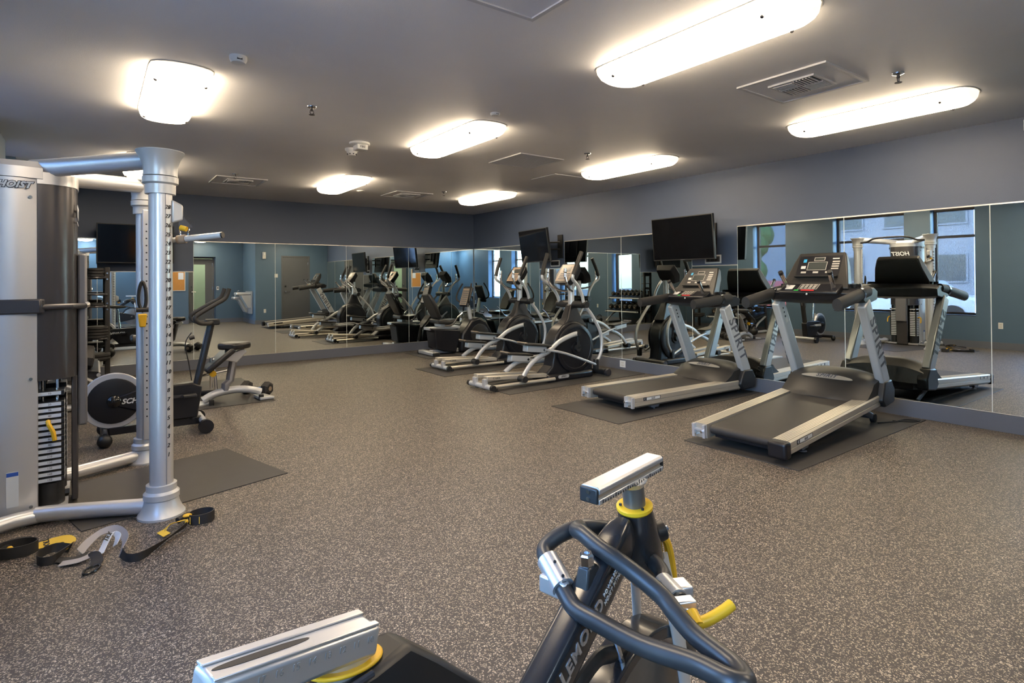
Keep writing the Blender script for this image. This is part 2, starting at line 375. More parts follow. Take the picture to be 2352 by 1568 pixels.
# doors
def door(n, x0, x1, y, yb, glass, hx):
    d = bpy.data.objects.new('door_%d' % n, None); COL.objects.link(d); d.location = ((x0+x1)/2, y, 0); d['kind'] = 'structure'
    w = (x1-x0)/2
    obj('door_frame', MB().box((-w, -0.05, 0), (-w+0.05, 0.015, 2.2)).box((w-0.05, -0.05, 0), (w, 0.015, 2.2)).box((-w+0.05, -0.05, 2.15), (w-0.05, 0.015, 2.2)), 'door_paint', d, bev=0.004)
    lf = MB(); a, b = -w+0.05, w-0.05
    if glass:
        g0, g1 = a+0.12, b-0.22
        lf.box((a, -0.04, 0.01), (g0, 0, 2.14)).box((g1, -0.04, 0.01), (b, 0, 2.14)).box((g0, -0.04, 0.01), (g1, 0, 0.45)).box((g0, -0.04, 1.95), (g1, 0, 2.14))
        obj('glazing', MB().box((g0, -0.025, 0.45), (g1, -0.019, 1.95)), 'window_glass', d)
    else: lf.box((a, -0.04, 0.002), (b, 0, 2.15))
    obj('door_leaf', lf, 'door_paint', d)
    sg = 1 if hx > 0 else -1
    hd = obj('lever_handle', MB().cyl((hx, 0, 1.03), (hx, 0.05, 1.03), 0.028).tube([(hx, 0.045, 1.03), (hx-sg*0.06, 0.05, 1.03), (hx-sg*0.12, 0.045, 1.025)], 0.011), 'chrome', d)
    obj('lock_cylinder', MB().cyl((hx, 0, 1.2), (hx, 0.02, 1.2), 0.025), 'chrome', d)
    for z in (0.25, 1.15, 1.95): obj('hinge', MB().cyl((-sg*(w-0.05), 0.006, z-0.05), (-sg*(w-0.05), 0.006, z+0.05), 0.009), 'chrome', d)
door(1, D1[0], D1[1], YN-0.02, YN, False, -0.33)
door(2, DE[0], DE[1], YA-0.28, YA, True, -0.28)
# corridor behind the glazed door
struct('wall_corridor', MB().box((1.9, -3.5, 0), (4.3, -3.4, H)), 'hall_light', flat=True)
struct('floor_corridor', MB().box((2.07, -3.4, -0.1), (4.3, YD-0.2, 0)), 'floor_rubber', flat=True)
struct('ceiling_corridor', MB().box((2.07, -3.4, H), (4.3, YD-0.2, H+0.1)), 'ceiling_paint', flat=True)

# ------------------------------------------------------------------ mirrors
RT = 0.0015
def mirror(wall, a, b, top, label):
    o = thing('wall_mirror', label, 'mirror', ((XR if wall == 'r' else (a+b)/2), ((a+b)/2 if wall == 'r' else YB), MB_), group='mirror panels on the walls')
    w = (b-a)/2; h = top-MB_
    P = (lambda u, d, z: (-d, u, z)) if wall == 'r' else (lambda u, d, z: (u, -d, z))
    def bx(u0, u1, d0, d1, z0, z1):
        p, q = P(u0, d0, z0), P(u1, d1, z1); return MB().box([min(i, j) for i, j in zip(p, q)], [max(i, j) for i, j in zip(p, q)])
    g = 0.003
    obj('mirror_glass', bx(-w+g, w-g, 0.001, 0.007, 0.006, h-0.012), 'mirror', o, flat=True)
    obj('polished_edge', bx(-w, -w+g, 0.001, 0.0075, 0.006, h-0.012), 'edge_glass', o, flat=True)
    obj('polished_edge', bx(w-g, w, 0.001, 0.0075, 0.006, h-0.012), 'edge_glass', o, flat=True)
    obj('top_channel', bx(-w, w, 0.0, 0.011, h-0.012, h), 'channel', o, flat=True)
    obj('bottom_channel', bx(-w, w, 0.0, 0.014, 0.0, 0.006), 'channel', o, flat=True)
ry = [(9.24, 10.166, MT, 'first from the room corner'), (7.98, 9.24, MT, 'second from the room corner'), (7.30, 7.98, 1.56, 'short one under the farther screen'), (6.01, 7.30, MT, 'behind the nearer elliptical trainer'),
      (4.74, 6.01, MT, 'above the floor outlet, left of the nearer screen'), (4.07, 4.74, 1.54, 'short one under the nearer screen'), (2.82, 4.07, MT, 'showing the narrow window, right of the nearer screen'),
      (1.59, 2.82, MT, 'showing the cable machine, behind the nearest treadmill'), (0.87, 1.59, MT, 'at the right edge of the picture')]
for a, b, t, l in ry: mirror('r', a, b, t, 'frameless mirror panel on the treadmill wall, '+l)
rx = [(XL+0.02, 0.04, MT, 'behind the weight plate tree'), (0.04, 1.26, 1.54, 'low one under the screen'), (1.26, 2.48, MT, 'showing the drinking fountain'), (2.48, 3.71, MT, 'showing the plain door'),
      (3.71, 4.95, MT, 'third left of the room corner'), (4.95, 6.44, MT, 'meeting the room corner behind the recumbent bike')]
for a, b, t, l in rx: mirror('b', a, b, t, 'frameless mirror panel on the back wall, '+l)

# ------------------------------------------------------------------ ceiling lights
def make_light(label, x, y, first=[None]):
    if first[0] is None:
        t = thing('ceiling_light', label, 'light', (x, y, H), group='surface ceiling lights')
        def ring(hw, hl, z, n=10):
            pts = []
            for sg, base in ((1, 0.0), (-1, PI)):
                for i in range(n+1):
                    a = -0.0+PI*i/n; pts.append((sg*hw*math.cos(a), sg*(hl-0.15+0.15*math.sin(a)**0.62), z))
            return pts
        obj('lens', MB().loft([ring(0.175, 0.69, -0.004), ring(0.173, 0.682, -0.035), ring(0.164, 0.665, -0.060), ring(0.145, 0.64, -0.078), ring(0.10, 0.59, -0.088)]), 'lamp_lens', t)
        obj('base_pan', MB().loft([ring(0.182, 0.695, -0.006), ring(0.182, 0.695, 0.0)]), 'offwhite', t)
        for sx in (-1, 1):
            for sy in (-1, 1): obj('thumb_screw', MB().ball((sx*0.142, sy*0.50, -0.078), 0.011, 8, 6), 'gunmetal', t)
        first[0] = t; return t
    c = copy_tree(first[0]); c.location = (x, y, H); c['label'] = label; return c
LX, LY = (0.46, 2.80, 5.20), (2.03, 4.74, 7.80)
pos = {(0, 1): 'above the cable machine', (0, 2): 'half hidden behind the cable machine frame', (1, 0): 'largest, at the top edge of the picture',
       (1, 1): 'in the middle of the ceiling beside the smoke detectors', (1, 2): 'near the back wall over the open floor', (2, 0): 'over the nearest treadmill next to the big square vent',
       (2, 1): 'over the second treadmill', (2, 2): 'farthest, nearest the room corner', (0, 0): 'behind the camera side, left of the flat ceiling panel'}
for i, x in enumerate(LX):
    for j, y in enumerate(LY): make_light('long warm ceiling light '+pos[(i, j)], x, y)
make_light('long warm ceiling light in the entry by the drinking fountain', 2.8, -0.2)

for x, y, l in ((-0.22, -1.90, 'added round light standing in for daylight behind the camera by the window wall'), (0.74, -1.95, 'added round light standing in for daylight in the nook by the entry')):  # added unseen lamps standing in for the blue daylight behind the camera
    t = thing('added_round_light', l, 'light', (x, y, H)); obj('lens', MB().lathe([(0.20, -0.012), (0.195, -0.035), (0.15, -0.06), (0.05, -0.07)], (0, 0, 0), n=32), 'added_cool_lens', t); obj('rim', MB().lathe([(0.215, 0), (0.215, -0.012)], (0, 0, 0), n=32), 'offwhite', t)

# ------------------------------------------------------------------ vents, sprinklers, detectors
def vent(x, y, label, kind):
    t = thing('ceiling_vent', label, 'vent', (x, y, H), group='square ceiling vents')
    h = 0.31
    obj('vent_frame', MB().box((-h, -h, -0.012), (h, -h+0.025, 0)).box((-h, h-0.025, -0.012), (h, h, 0)).box((-h, -h+0.025, -0.012), (-h+0.025, h-0.025, 0)).box((h-0.025, -h+0.025, -0.012), (h, h-0.025, 0)), 'vent_white', t)
    if kind == 'register':
        obj('face_panel', MB().box((-h+0.025, -h+0.025, -0.005), (h-0.025, h-0.025, 0)), 'ceiling_paint', t)
        obj('register_box', MB().box((-0.15, -0.15, -0.012), (0.15, 0.15, -0.005)), 'vent_dark', t)
        obj('register_rim', MB().box((-0.16, -0.16, -0.018), (0.16, -0.145, -0.005)).box((-0.16, 0.145, -0.018), (0.16, 0.16, -0.005)).box((-0.16, -0.145, -0.018), (-0.145, 0.145, -0.005)).box((0.145, -0.145, -0.018), (0.16, 0.145, -0.005)), 'vent_white', t)
        for qx in (-1, 1):
            for qy in (-1, 1):
                for k in range(6):
                    u = 0.012+k*0.022
                    if qx*qy > 0: s = MB().box((qx*0.003 if qx > 0 else -0.143, qy*u-0.004, -0.022), (0.143 if qx > 0 else -0.003, qy*u+0.004, -0.012))
                    else: s = MB().box((qx*u-0.004, 0.003 if qy > 0 else -0.143, -0.022), (qx*u+0.004, 0.143 if qy > 0 else -0.003, -0.012))
                    obj('slat', s, 'vent_white', t, flat=True)
    else:
        obj('grille_back', MB().box((-h+0.025, -h+0.025, -0.003), (h-0.025, h-0.025, 0)), 'vent_dark', t)
        for k in range(24): obj('slat', MB().box((-h+0.025, -h+0.03+k*0.0232, -0.011), (h-0.025, -h+0.042+k*0.0232, -0.004)), 'vent_white', t, flat=True)
vent(4.03, 2.03, 'large square air register over the nearest treadmill', 'register')
vent(4.02, 5.20, 'square return grille of fine slats in the middle of the ceiling', 'grille')
vent(1.58, 8.42, 'square air register left of the open floor by the back wall', 'register')
vent(4.03, 8.33, 'square air register near the corner between two lights', 'register')
tag(obj('access_panel', MB().box((-0.25, -0.25, -0.008), (0.25, 0.25, 0)), 'ceiling_paint', bev=0.002), 'flat grey access panel in the ceiling beyond the second treadmill light', 'panel').location = (5.07, 5.87, H)
t = thing('ceiling_panel', 'white rimmed flat panel cut by the top edge of the picture', 'panel', (1.55, 2.03, H))
obj('panel_rim', MB().box((-0.31, -0.31, -0.014), (0.31, -0.285, 0)).box((-0.31, 0.285, -0.014), (0.31, 0.31, 0)).box((-0.31, -0.285, -0.014), (-0.285, 0.285, 0)).box((0.285, -0.285, -0.014), (0.31, 0.285, 0)), 'vent_white', t)
obj('panel_face', MB().box((-0.285, -0.285, -0.006), (0.285, 0.285, 0)), 'ceiling_paint', t)
def sprinkler(x, y, label):
    t = thing('sprinkler', label, 'sprinkler', (x, y, H), group='fire sprinklers')
    obj('escutcheon', MB().lathe([(0.038, 0), (0.036, -0.006), (0.02, -0.012)], (0, 0, 0), n=16), 'chrome', t)
    obj('sprinkler_head', MB().cyl((0, 0, -0.012), (0, 0, -0.035), 0.010).tube([(-0.012, 0, -0.03), (-0.014, 0, -0.05), (0, 0, -0.062)], 0.003, 6).tube([(0.012, 0, -0.03), (0.014, 0, -0.05), (0, 0, -0.062)], 0.003, 6), 'gunmetal', t)
    obj('deflector', MB().lathe([(0.022, 0), (0.022, -0.003)], (0, 0, -0.062), n=12), 'gunmetal', t)
sprinkler(1.38, 4.52, 'chrome fire sprinkler left of the middle ceiling light'); sprinkler(4.36, 1.55, 'chrome fire sprinkler right of the large vent')
sprinkler(4.34, 4.52, 'small fire sprinkler beside the second treadmill light'); sprinkler(4.38, 7.75, 'far fire sprinkler by the corner light'); sprinkler(1.45, 7.9, 'far fire sprinkler over the left square register')
def disc(name, x, y, r, h, mt, label, cat):
    t = thing(name, label, cat, (x, y, H))
    obj('body', MB().lathe([(r, 0), (r, -h*0.5), (r*0.8, -h), (r*0.3, -h*1.05)], (0, 0, 0), n=22), mt, t)
    obj('sensor_window', MB().box((-r*0.3, -r*0.95, -h*0.75), (r*0.3, -r*0.7, -h*0.4)), 'vent_dark', t); return t
disc('smoke_detector', 0.71, 3.76, 0.05, 0.04, 'white', 'round white detector alone on the near ceiling', 'detector')
disc('motion_sensor', 2.66, 3.85, 0.04, 0.02, 'white', 'tiny round white sensor beside the middle ceiling light', 'sensor')
disc('ceiling_sensor', 3.28, 8.36, 0.06, 0.015, 'white', 'flat white disc on the far ceiling between two lights', 'sensor')
t = thing('fire_alarm', 'white round strobe alarm on the ceiling beside the dome detector', 'alarm', (2.13, 5.45, H))
obj('base_plate', MB().lathe([(0.10, 0), (0.10, -0.018), (0.07, -0.03)], (0, 0, 0)), 'white', t)
obj('strobe_block', MB().box((-0.05, -0.07, -0.075), (0.06, 0.05, -0.025)), 'white', t, bev=0.008)
txt('lettering', 'FIRE', 0.03, (0.005, -0.0712, -0.05), (1, 0, 0), (0, 0, 1), 'ink', t)
t = thing('dome_detector', 'white dome smoke detector hanging below the ceiling alarm', 'detector', (2.16, 5.74, H))
obj('base_plate', MB().lathe([(0.07, 0), (0.07, -0.015), (0.06, -0.03)], (0, 0, 0)), 'white', t)
obj('dome', MB().lathe([(0.055, -0.03), (0.05, -0.05), (0.035, -0.07), (0.01, -0.075)], (0, 0, 0)), 'white', t)
for k in range(8): obj('sensing_slot', MB().box((0.044*math.cos(k*PI/4)-0.006, 0.044*math.sin(k*PI/4)-0.006, -0.062), (0.044*math.cos(k*PI/4)+0.006, 0.044*math.sin(k*PI/4)+0.006, -0.052)), 'vent_dark', t)
t = thing('dome_camera', 'white dome security camera on the ceiling behind the cable machine', 'camera', (-0.02, 9.55, H))
obj('base_plate', MB().lathe([(0.075, 0), (0.075, -0.05), (0.065, -0.055)], (0, 0, 0)), 'white', t)
obj('dome', MB().lathe([(0.055, -0.055), (0.05, -0.08), (0.03, -0.1), (0.005, -0.106)], (0, 0, 0)), 'black_gloss', t)

# ------------------------------------------------------------------ televisions
def tv(c, rz, tilt, wallpt, label, w=0.94, h=0.56):
    t = thing('television', label, 'television', c, rz, 'black wall screens')     # screen faces local -x
    R = rotY(-tilt)
    def B(a, b): return MB().box(a, b, R, (0, 0, 0))
    obj('casing', B((-0.012, -w/2, -h/2), (0.03, w/2, h/2)), 'black', t, bev=0.004)
    obj('screen_glass', B((-0.014, -w/2+0.012, -h/2+0.016), (-0.0121, w/2-0.012, h/2-0.012)), 'screen', t, flat=True)
    obj('back_box', B((0.03, -w*0.3, -h*0.35), (0.06, w*0.3, h*0.3)), 'black', t, bev=0.008)
    obj('maker_badge', B((-0.0142, -0.03, -h/2+0.004), (-0.0121, 0.03, -h/2+0.010)), 'grey_ink', t, flat=True)
    obj('mount_plate', B((0.06, -0.12, -0.12), (0.075, 0.12, 0.12)), 'gunmetal', t)
    inv = Matrix.Rotation(-rz, 3, 'Z'); wp = inv @ (Vector(wallpt)-Vector(c))
    ar = MB(); mid = Vector((0.07+(wp.x-0.07)*0.5, wp.y*0.5+0.12, 0))
    for z in (-0.06, 0.06): ar.tube([(0.07, 0, z), (mid.x, mid.y, z), (wp.x-0.02, wp.y, z)], 0.014, 8)
    ar.cyl((mid.x, mid.y, -0.12), (mid.x, mid.y, 0.12), 0.02)
    obj('swing_arm', ar, 'black', t)
    wb = MB()
    d = (inv @ Vector((-1, 0, 0))) if abs(wallpt[0]-XR) < 0.05 else (inv @ Vector((0, -1, 0)))
    s = d.cross(Vector((0, 0, 1)))
    wb.prism([wp+s*0.06+Vector((0, 0, -0.2)), wp-s*0.06+Vector((0, 0, -0.2)), wp-s*0.06+Vector((0, 0, 0.2)), wp+s*0.06+Vector((0, 0, 0.2))], d*0.025)
    obj('wall_bracket', wb, 'black', t); return t
tv((6.10, 4.63, 1.885), 0.0, 0.085, (XR, 4.42, 1.88), 'flat black screen over the second treadmill')
tv((6.08, 7.66, 1.945), -0.14, 0.13, (XR, 7.40, 1.93), 'flat black screen over the elliptical trainers')
tv((0.50, 9.86, 1.93), PI/2+0.05, 0.05, (0.62, YB, 1.9), 'flat black screen on the back wall seen through the cable machine')
def outlet(p, n, label, two=False, w=0.035, h=0.058):
    t = thing('wall_outlet', label, 'outlet', p)
    n = Vector(n); s = n.cross(Vector((0, 0, 1)))
    z = Vector((0, 0, 1))
    obj('cover_plate', MB().prism([s*w+z*h, s*w-z*h, -s*w-z*h, -s*w+z*h], n*0.006), 'white', t, bev=0.001)
    for k in (-0.5, 0.5):
        c = z*k*h*0.75
        obj('socket', MB().prism([c+s*w*0.5+z*h*0.26, c+s*w*0.5-z*h*0.26, c-s*w*0.5-z*h*0.26, c-s*w*0.5+z*h*0.26], n*0.008), 'offwhite', t)
    return t
outlet((XR-0.014, 5.99, 0.085), (-1, 0, 0), 'white square outlet plate set in the skirting under the mirror', w=0.055, h=0.05)
outlet((XL, 3.21, 0.44), (1, 0, 0), 'white outlet low on the window wall reflected at the far right')
outlet((XL, 6.62, 0.47), (1, 0, 0), 'white outlet behind the exercise bike reflected by the nearest treadmill')
outlet((4.43, YN, 0.42), (0, 1, 0), 'white outlet low beside the plain door, seen in the back mirror')
def av_box(y, z, label):
    t = thing('cable_box', label, 'outlet box', (XR, y, z), group='recessed boxes below the wall screens')
    obj('cover_plate', MB().box((-0.008, -0.12, -0.055), (0, 0.12, 0.055)), 'white', t, bev=0.003)
    obj('recess', MB().box((-0.009, -0.10, -0.035), (-0.0075, 0.10, 0.035)), 'vent_dark', t)
    for k in range(4): obj('plug', MB().box((-0.03, -0.08+k*0.045, -0.025), (-0.009, -0.05+k*0.045, 0.015)), 'black', t, bev=0.003)
    obj('cable', MB().tube(cr([(-0.03, 0.0, 0.0), (-0.07, 0.05, 0.03), (-0.06, 0.10, 0.05), (-0.05, 0.13, 0.075)], 5), 0.005, 6), 'black', t)
av_box(4.42, 1.615, 'white recessed cable box under the screen over the second treadmill')
av_box(7.55, 1.645, 'white recessed cable box under the screen over the elliptical trainers')

# ------------------------------------------------------------------ entry fittings seen in the mirrors
t = thing('strobe_alarm', 'grey upright strobe alarm high on the wall beside the plain door', 'alarm', (4.41, YN, 2.2))
obj('housing', MB().box((-0.05, 0, -0.11), (0.05, 0.05, 0.11)), 'offwhite', t, bev=0.01); obj('strobe_lens', MB().box((-0.025, 0.05, 0.02), (0.025, 0.07, 0.09)), 'white', t, bev=0.005)
t = thing('light_switch', 'pale double light switch beside the plain door', 'switch', (4.78, YN, 1.55))
obj('cover_plate', MB().box((-0.05, 0, -0.06), (0.05, 0.006, 0.06)), 'offwhite', t, bev=0.001)
for x in (-0.022, 0.022): obj('rocker', MB().box((x-0.012, 0.006, -0.03), (x+0.012, 0.01, 0.03)), 'white', t)
t = thing('drinking_fountain', 'two-level steel drinking fountain on the entry side wall', 'fountain', (XA-0.012, 0.05, 0))
for (y, z) in ((0.22, 0.93), (-0.22, 0.78)):
    b = obj('basin', MB().box((-0.48, y-0.21, z), (-0.04, y+0.21, z+0.09)), 'silver', t, bev=0.03)
    obj('bubbler', MB().tube([(-0.42, y+0.1, z+0.09), (-0.42, y+0.1, z+0.14), (-0.38, y+0.1, z+0.15)], 0.012, 8), 'chrome', b)
    obj('cabinet', MB().xz([(-0.04, z), (-0.34, z), (-0.12, z-0.42), (-0.04, z-0.42)], y-0.19, y+0.19), 'silver_paint', t, bev=0.01)
obj('back_plate', MB().box((-0.04, -0.43, 0.32), (0, 0.43, 1.05)), 'silver', t)
t = thing('card_reader', 'small white box on the wall at the glazed door', 'reader', (3.36, YA, 1.15)); obj('housing', MB().box((-0.035, 0, -0.06), (0.035, 0.03, 0.06)), 'white', t, bev=0.006); obj('reader_face', MB().box((-0.02, 0.03, -0.02), (0.02, 0.032, 0.04)), 'grey_ink', t)
t = thing('notice_board', 'orange cork notice board by the entry', 'board', (2.19, YA, 1.45)); obj('cork_sheet', MB().box((-0.2, 0, -0.35), (0.2, 0.015, 0.35)), 'cork', t)
obj('board_frame', MB().box((-0.22, 0, 0.35), (0.22, 0.02, 0.37)).box((-0.22, 0, -0.37), (0.22, 0.02, -0.35)).box((-0.22, 0, -0.35), (-0.2, 0.02, 0.35)).box((0.2, 0, -0.35), (0.22, 0.02, 0.35)), 'offwhite', t)
obj('pinned_sheet', MB().box((0.02, 0.015, 0.0), (0.17, 0.017, 0.22)), 'label_white', t)
struct('wall_corridor_side', MB().box((4.2, -3.4, 0), (4.3, YA-0.35, H)).box((1.95, -3.5, 0), (2.07, YD, H)), 'hall_light', flat=True)
make_light('long warm ceiling light in the corridor behind the glazed door', 3.1, -2.35)

# ================================================================== FLOOR MATS
def mat_slab(pts, label):
    c = sum((Vector((p[0], p[1], 0)) for p in pts), Vector())/4
    o = obj('floor_mat', MB().xy([(p[0]-c.x, p[1]-c.y) for p in pts], 0, 0.006), 'mat_rubber', bev=0.002)
    o.location = c; return tag(o, label, 'mat', 'black rubber mats under the machines')
def rect(x0, x1, y0, y1): return [(x0, y0), (x1, y0), (x1, y1), (x0, y1)]
mat_slab(rect(4.03, 6.40, 2.08, 3.06), 'black rubber mat under the nearest treadmill')
mat_slab(rect(3.99, 6.40, 3.77, 4.75), 'black rubber mat under the second treadmill')
mat_slab(rect(3.99, 6.40, 5.52, 6.49), 'black rubber mat under the nearer elliptical trainer')
mat_slab(rect(4.01, 6.40, 7.11, 8.03), 'black rubber mat under the farther elliptical trainer')
mat_slab(rect(4.70, 6.40, 8.88, 9.83), 'black rubber mat under the recumbent bike in the corner')
mat_slab([(-0.06, 3.97), (1.12, 4.27), (0.88, 5.20), (-0.30, 4.90)], 'black rubber mat lying askew under the cable machine')
mat_slab(rect(0.72, 1.69, 6.95, 8.87), 'black rubber mat under the weight bench')

# ================================================================== TREADMILLS
def treadmill(label, loc, rz, ang, caps):
    t = thing('treadmill', label, 'treadmill', (loc[0], loc[1], 0), rz, 'treadmills facing the mirror', ry=-ang)
    t.scale = (0.96, 0.965, 1.0)
    # belt
    p = [(0.075, 0.165)]+arc(0.085, 0.20, 0.038, -PI/2-0.3, -1.5*PI, 8)+[(1.60, 0.238), (1.60, 0.228), (0.15, 0.222), (0.15, 0.165)]
    obj('running_belt', MB().xz(p, -0.265, 0.265), 'belt', t)
    obj('deck_pan', MB().box((0.13, -0.27, 0.12), (1.95, 0.27, 0.20)), 'charcoal', t)
    for s in (-1, 1):
        pr = []
        yi, yo = 0.285, 0.415
        for k in range(6):                          # ribbed top
            y0 = yi+(yo-0.02-yi)*k/6; y1 = yi+(yo-0.02-yi)*(k+1)/6
            pr += [(s*y0, 0.250), (s*(y0+(y1-y0)*0.8), 0.250), (s*(y0+(y1-y0)*0.82), 0.2465), (s*(y1-0.0005), 0.2465)]
        pr += [(s*(yo-0.012), 0.249), (s*yo, 0.238), (s*yo, 0.195), (s*(yo-0.006), 0.192), (s*(yo-0.006), 0.186), (s*yo, 0.183), (s*yo, 0.150), (s*(yo-0.03), 0.125), (s*yi, 0.125)]
        obj('side_rail', MB().yz(pr, 0.03, 1.84), 'rail_alu', t)
        if caps[0 if s < 0 else 1]:
            obj('end_cap', MB().box((-0.035, s*0.35-0.075, 0.118), (0.06, s*0.35+0.075, 0.253)), 'charcoal', t, bev=0.022, seg=3)
        else:
            bk = obj('end_bracket', MB().box((0.0, s*0.30-0.012, 0.13), (0.03, s*0.30+0.012, 0.245)).box((0.0, s*0.40-0.012, 0.13), (0.03, s*0.40+0.012, 0.245)).box((0.005, s*0.35-0.06, 0.19), (0.03, s*0.35+0.06, 0.205)), 'silver', t)
            obj('roller_bolt', MB().cyl((-0.02, s*0.31, 0.19), (0.03, s*0.31, 0.19), 0.012), 'chrome', t); obj('cover_bolt', MB().cyl((-0.015, s*0.37, 0.155), (0.03, s*0.37, 0.155), 0.008), 'chrome', t)
        lb = obj('rail_sticker', MB().box((0.16, s*0.416-0.001, 0.198), (0.42, s*0.416+0.001, 0.232)), 'charcoal', t, flat=True)
        if s < 0:
            txt('lettering', 'C', 0.03, (0.18, -0.4178, 0.214), (1, 0, 0), (0, 0, 1), 'white', lb)
            obj('sticker_panel', MB().box((0.205, -0.4182, 0.201), (0.41, -0.4172, 0.229)), 'white', lb, flat=True)
            txt('lettering', 'SAFE', 0.028, (0.305, -0.4188, 0.214), (1, 0, 0), (0, 0, 1), 'ink', lb)
        # rear foot with adjuster
        obj('rear_foot', MB().xz([(0.30, 0.13), (0.46, 0.13), (0.44, 0.06), (0.34, 0.06)], s*0.34-0.03, s*0.34+0.03).cyl((0.40, s*0.34, 0.06), (0.40, s*0.34, 0.012), 0.012).lathe([(0.035, 0.0), (0.03, 0.014)], (0.40, s*0.34, 0.0), n=16), 'strip_grey', t, bev=0.004)
    # motor hood (arched loft across the width)
    prof = [(1.46, 0.245), (1.50, 0.285), (1.60, 0.355), (1.72, 0.415), (1.85, 0.445), (1.97, 0.43), (2.06, 0.36), (2.08, 0.20), (1.46, 0.20)]
    rings = []
    for k in range(13):
        y = -0.40+0.80*k/12; q = abs(y)/0.40
        rings.append([(x+(0.075*q*q if i < 3 else 0), y, 0.20+(z-0.20)*(1-0.30*q**3)) for i, (x, z) in enumerate(prof)])
    hood = obj('motor_hood', MB().loft(rings), 'graphite', t)
    bd = [(1.665+0.045*math.cos(a)*0.6, 0.24*math.sin(a)) for a in [2*PI*i/24 for i in range(24)]]
    sl = math.atan2(0.06, 0.12)
    def hz(x): return 0.355+(x-1.60)*0.5
    badge = obj('hood_badge', MB().prism([(x, y, hz(x)+0.004-0.02*(y/0.24)**2*0.5) for x, y in bd], (-0.002, 0, 0.004)), 'rail_alu', t)
    txt('lettering', 'SPIRIT', 0.062, (1.665, 0, hz(1.665)+0.0105), (0, -1, 0), (1, 0, 0.5), 'grey_ink', badge, shear=0.25, spacing=1.15, bold=0.001)
    for s in (-1, 1):
        obj('base_boot', MB().xz([(1.84, 0.13), (1.78, 0.20), (1.81, 0.27), (1.86, 0.36), (2.02, 0.36), (2.09, 0.26), (2.07, 0.14)], s*0.345, s*0.452), 'black', t, bev=0.015)
        a, b = Vector((1.945, 0, 0.33)), Vector((1.555, 0, 1.07)); d = (b-a).normalized(); n = Vector((d.z, 0, -d.x))
        y0, y1 = (s*0.36, s*0.44)
        pts = [a+n*0.085, a+n*0.055-Vector((0, 0, 0)), a-n*0.085, b-n*0.07, b+n*0.07]
        up = obj('upright', MB().prism([(a+n*0.072)+Vector((0, y0, 0)), (a-n*0.072)+Vector((0, y0, 0)), (b-n*0.066)+Vector((0, y0, 0)), (b+n*0.066)+Vector((0, y0, 0))], (0, y1-y0, 0)), 'silver_paint', t, bev=0.016, seg=3)
        c = a+(b-a)*0.52
        txt('lettering', 'SPIRIT', 0.17, (c.x-n.x*0.0, s*0.4412, c.z), -d, (n if s < 0 else -n), 'grey_ink', up, shear=0.18, spacing=1.15, bold=0.003)
        for k in range(3): obj('bolt', MB().cyl((b.x+0.03+k*0.018, s*0.355, b.z-0.07-0.04*k), (b.x+0.03+k*0.018, s*0.362, b.z-0.07-0.04*k), 0.009, 8), 'black', up)
        if s > 0: obj('caution_sticker', MB().prism([a+(b-a)*0.72+n*0.02+Vector((0, 0.359, 0)), a+(b-a)*0.72-n*0.025+Vector((0, 0.359, 0)), a+(b-a)*0.78-n*0.025+Vector((0, 0.359, 0)), a+(b-a)*0.78+n*0.02+Vector((0, 0.359, 0))], (0, -0.001, 0)), 'white', up)
        # grip rail
        g = cr([(1.66, s*0.40, 1.155), (1.52, s*0.405, 1.150), (1.35, s*0.41, 1.135), (1.10, s*0.415, 1.115), (0.97, s*0.415, 1.105)], 4)
        obj('hand_grip', MB().tube(g, 0.05, 14, flat=(0.042, 0.05)), 'rubber', t)
        obj('grip_collar', MB().tube([(1.50, s*0.405, 1.148), (1.46, s*0.406, 1.145)], 0.056, 14, flat=(0.047, 0.055)), 'black_gloss', t)
        sg = obj('pulse_grip', MB().tube([(1.40, s*0.225, 1.30), (1.33, s*0.225, 1.36)] if False else [(1.44, s*0.20, 1.18), (1.38, s*0.215, 1.24), (1.31, s*0.225, 1.33)], 0.02, 12), 'chrome', t)
        obj('grip_end', MB().tube([(1.31, s*0.225, 1.33), (1.295, s*0.226, 1.35)], 0.022, 12), 'black', sg)
        obj('cup_holder', MB().lathe([(0.05, 0), (0.052, 0.03), (0.046, 0.03), (0.044, 0.004)], (1.60, s*0.32, 1.195), n=20), 'black_gloss', t)
        # lift frame leg and wheel
        zf = 0.026-1.85*math.tan(ang)
        obj('lift_leg', MB().tube([(1.60, s*0.30, 0.09), (1.94, s*0.30, zf+0.03)], 0.03, 8, flat=(0.012, 0.03)), 'strip_grey', t)
        obj('wheel', MB().cyl((1.95, s*0.30-0.02, zf+0.016), (1.95, s*0.30+0.02, zf+0.016), 0.040, 18), 'black', t)
    obj('lift_crossbar', MB().cyl((1.9, -0.3, zf+0.035), (1.9, 0.3, zf+0.035), 0.015).cyl((1.72, -0.3, 0.08-(0.08-zf)*0.3), (1.72, 0.3, 0.08-(0.08-zf)*0.3), 0.014), 'strip_grey', t)
    # console base and head
    cb = [(1.42, 1.10), (1.40, 1.16), (1.46, 1.195), (1.72, 1.20), (1.80, 1.15), (1.78, 1.06), (1.66, 1.045), (1.50, 1.06)]
    rings = []
    for k in range(11):
        y = -0.43+0.86*k/10; q = abs(y)/0.43
        rings.append([(x+0.05*q*q*(1 if x < 1.5 else 0.3), y, 1.125+(z-1.125)*(1-0.25*q**4)) for x, z in cb])
    obj('console_base', MB().loft(rings), 'charcoal', t, bev=0.006)
    def face(u, v, d=0.0):                 # u across (y), v up the sloped face 0..1
        x = 1.46+0.235*v; z = 1.195+0.30*v; nx, nz = -0.787, 0.617
        return Vector((x+nx*d, u, z+nz*d))
    w0, w1 = 0.315, 0.215
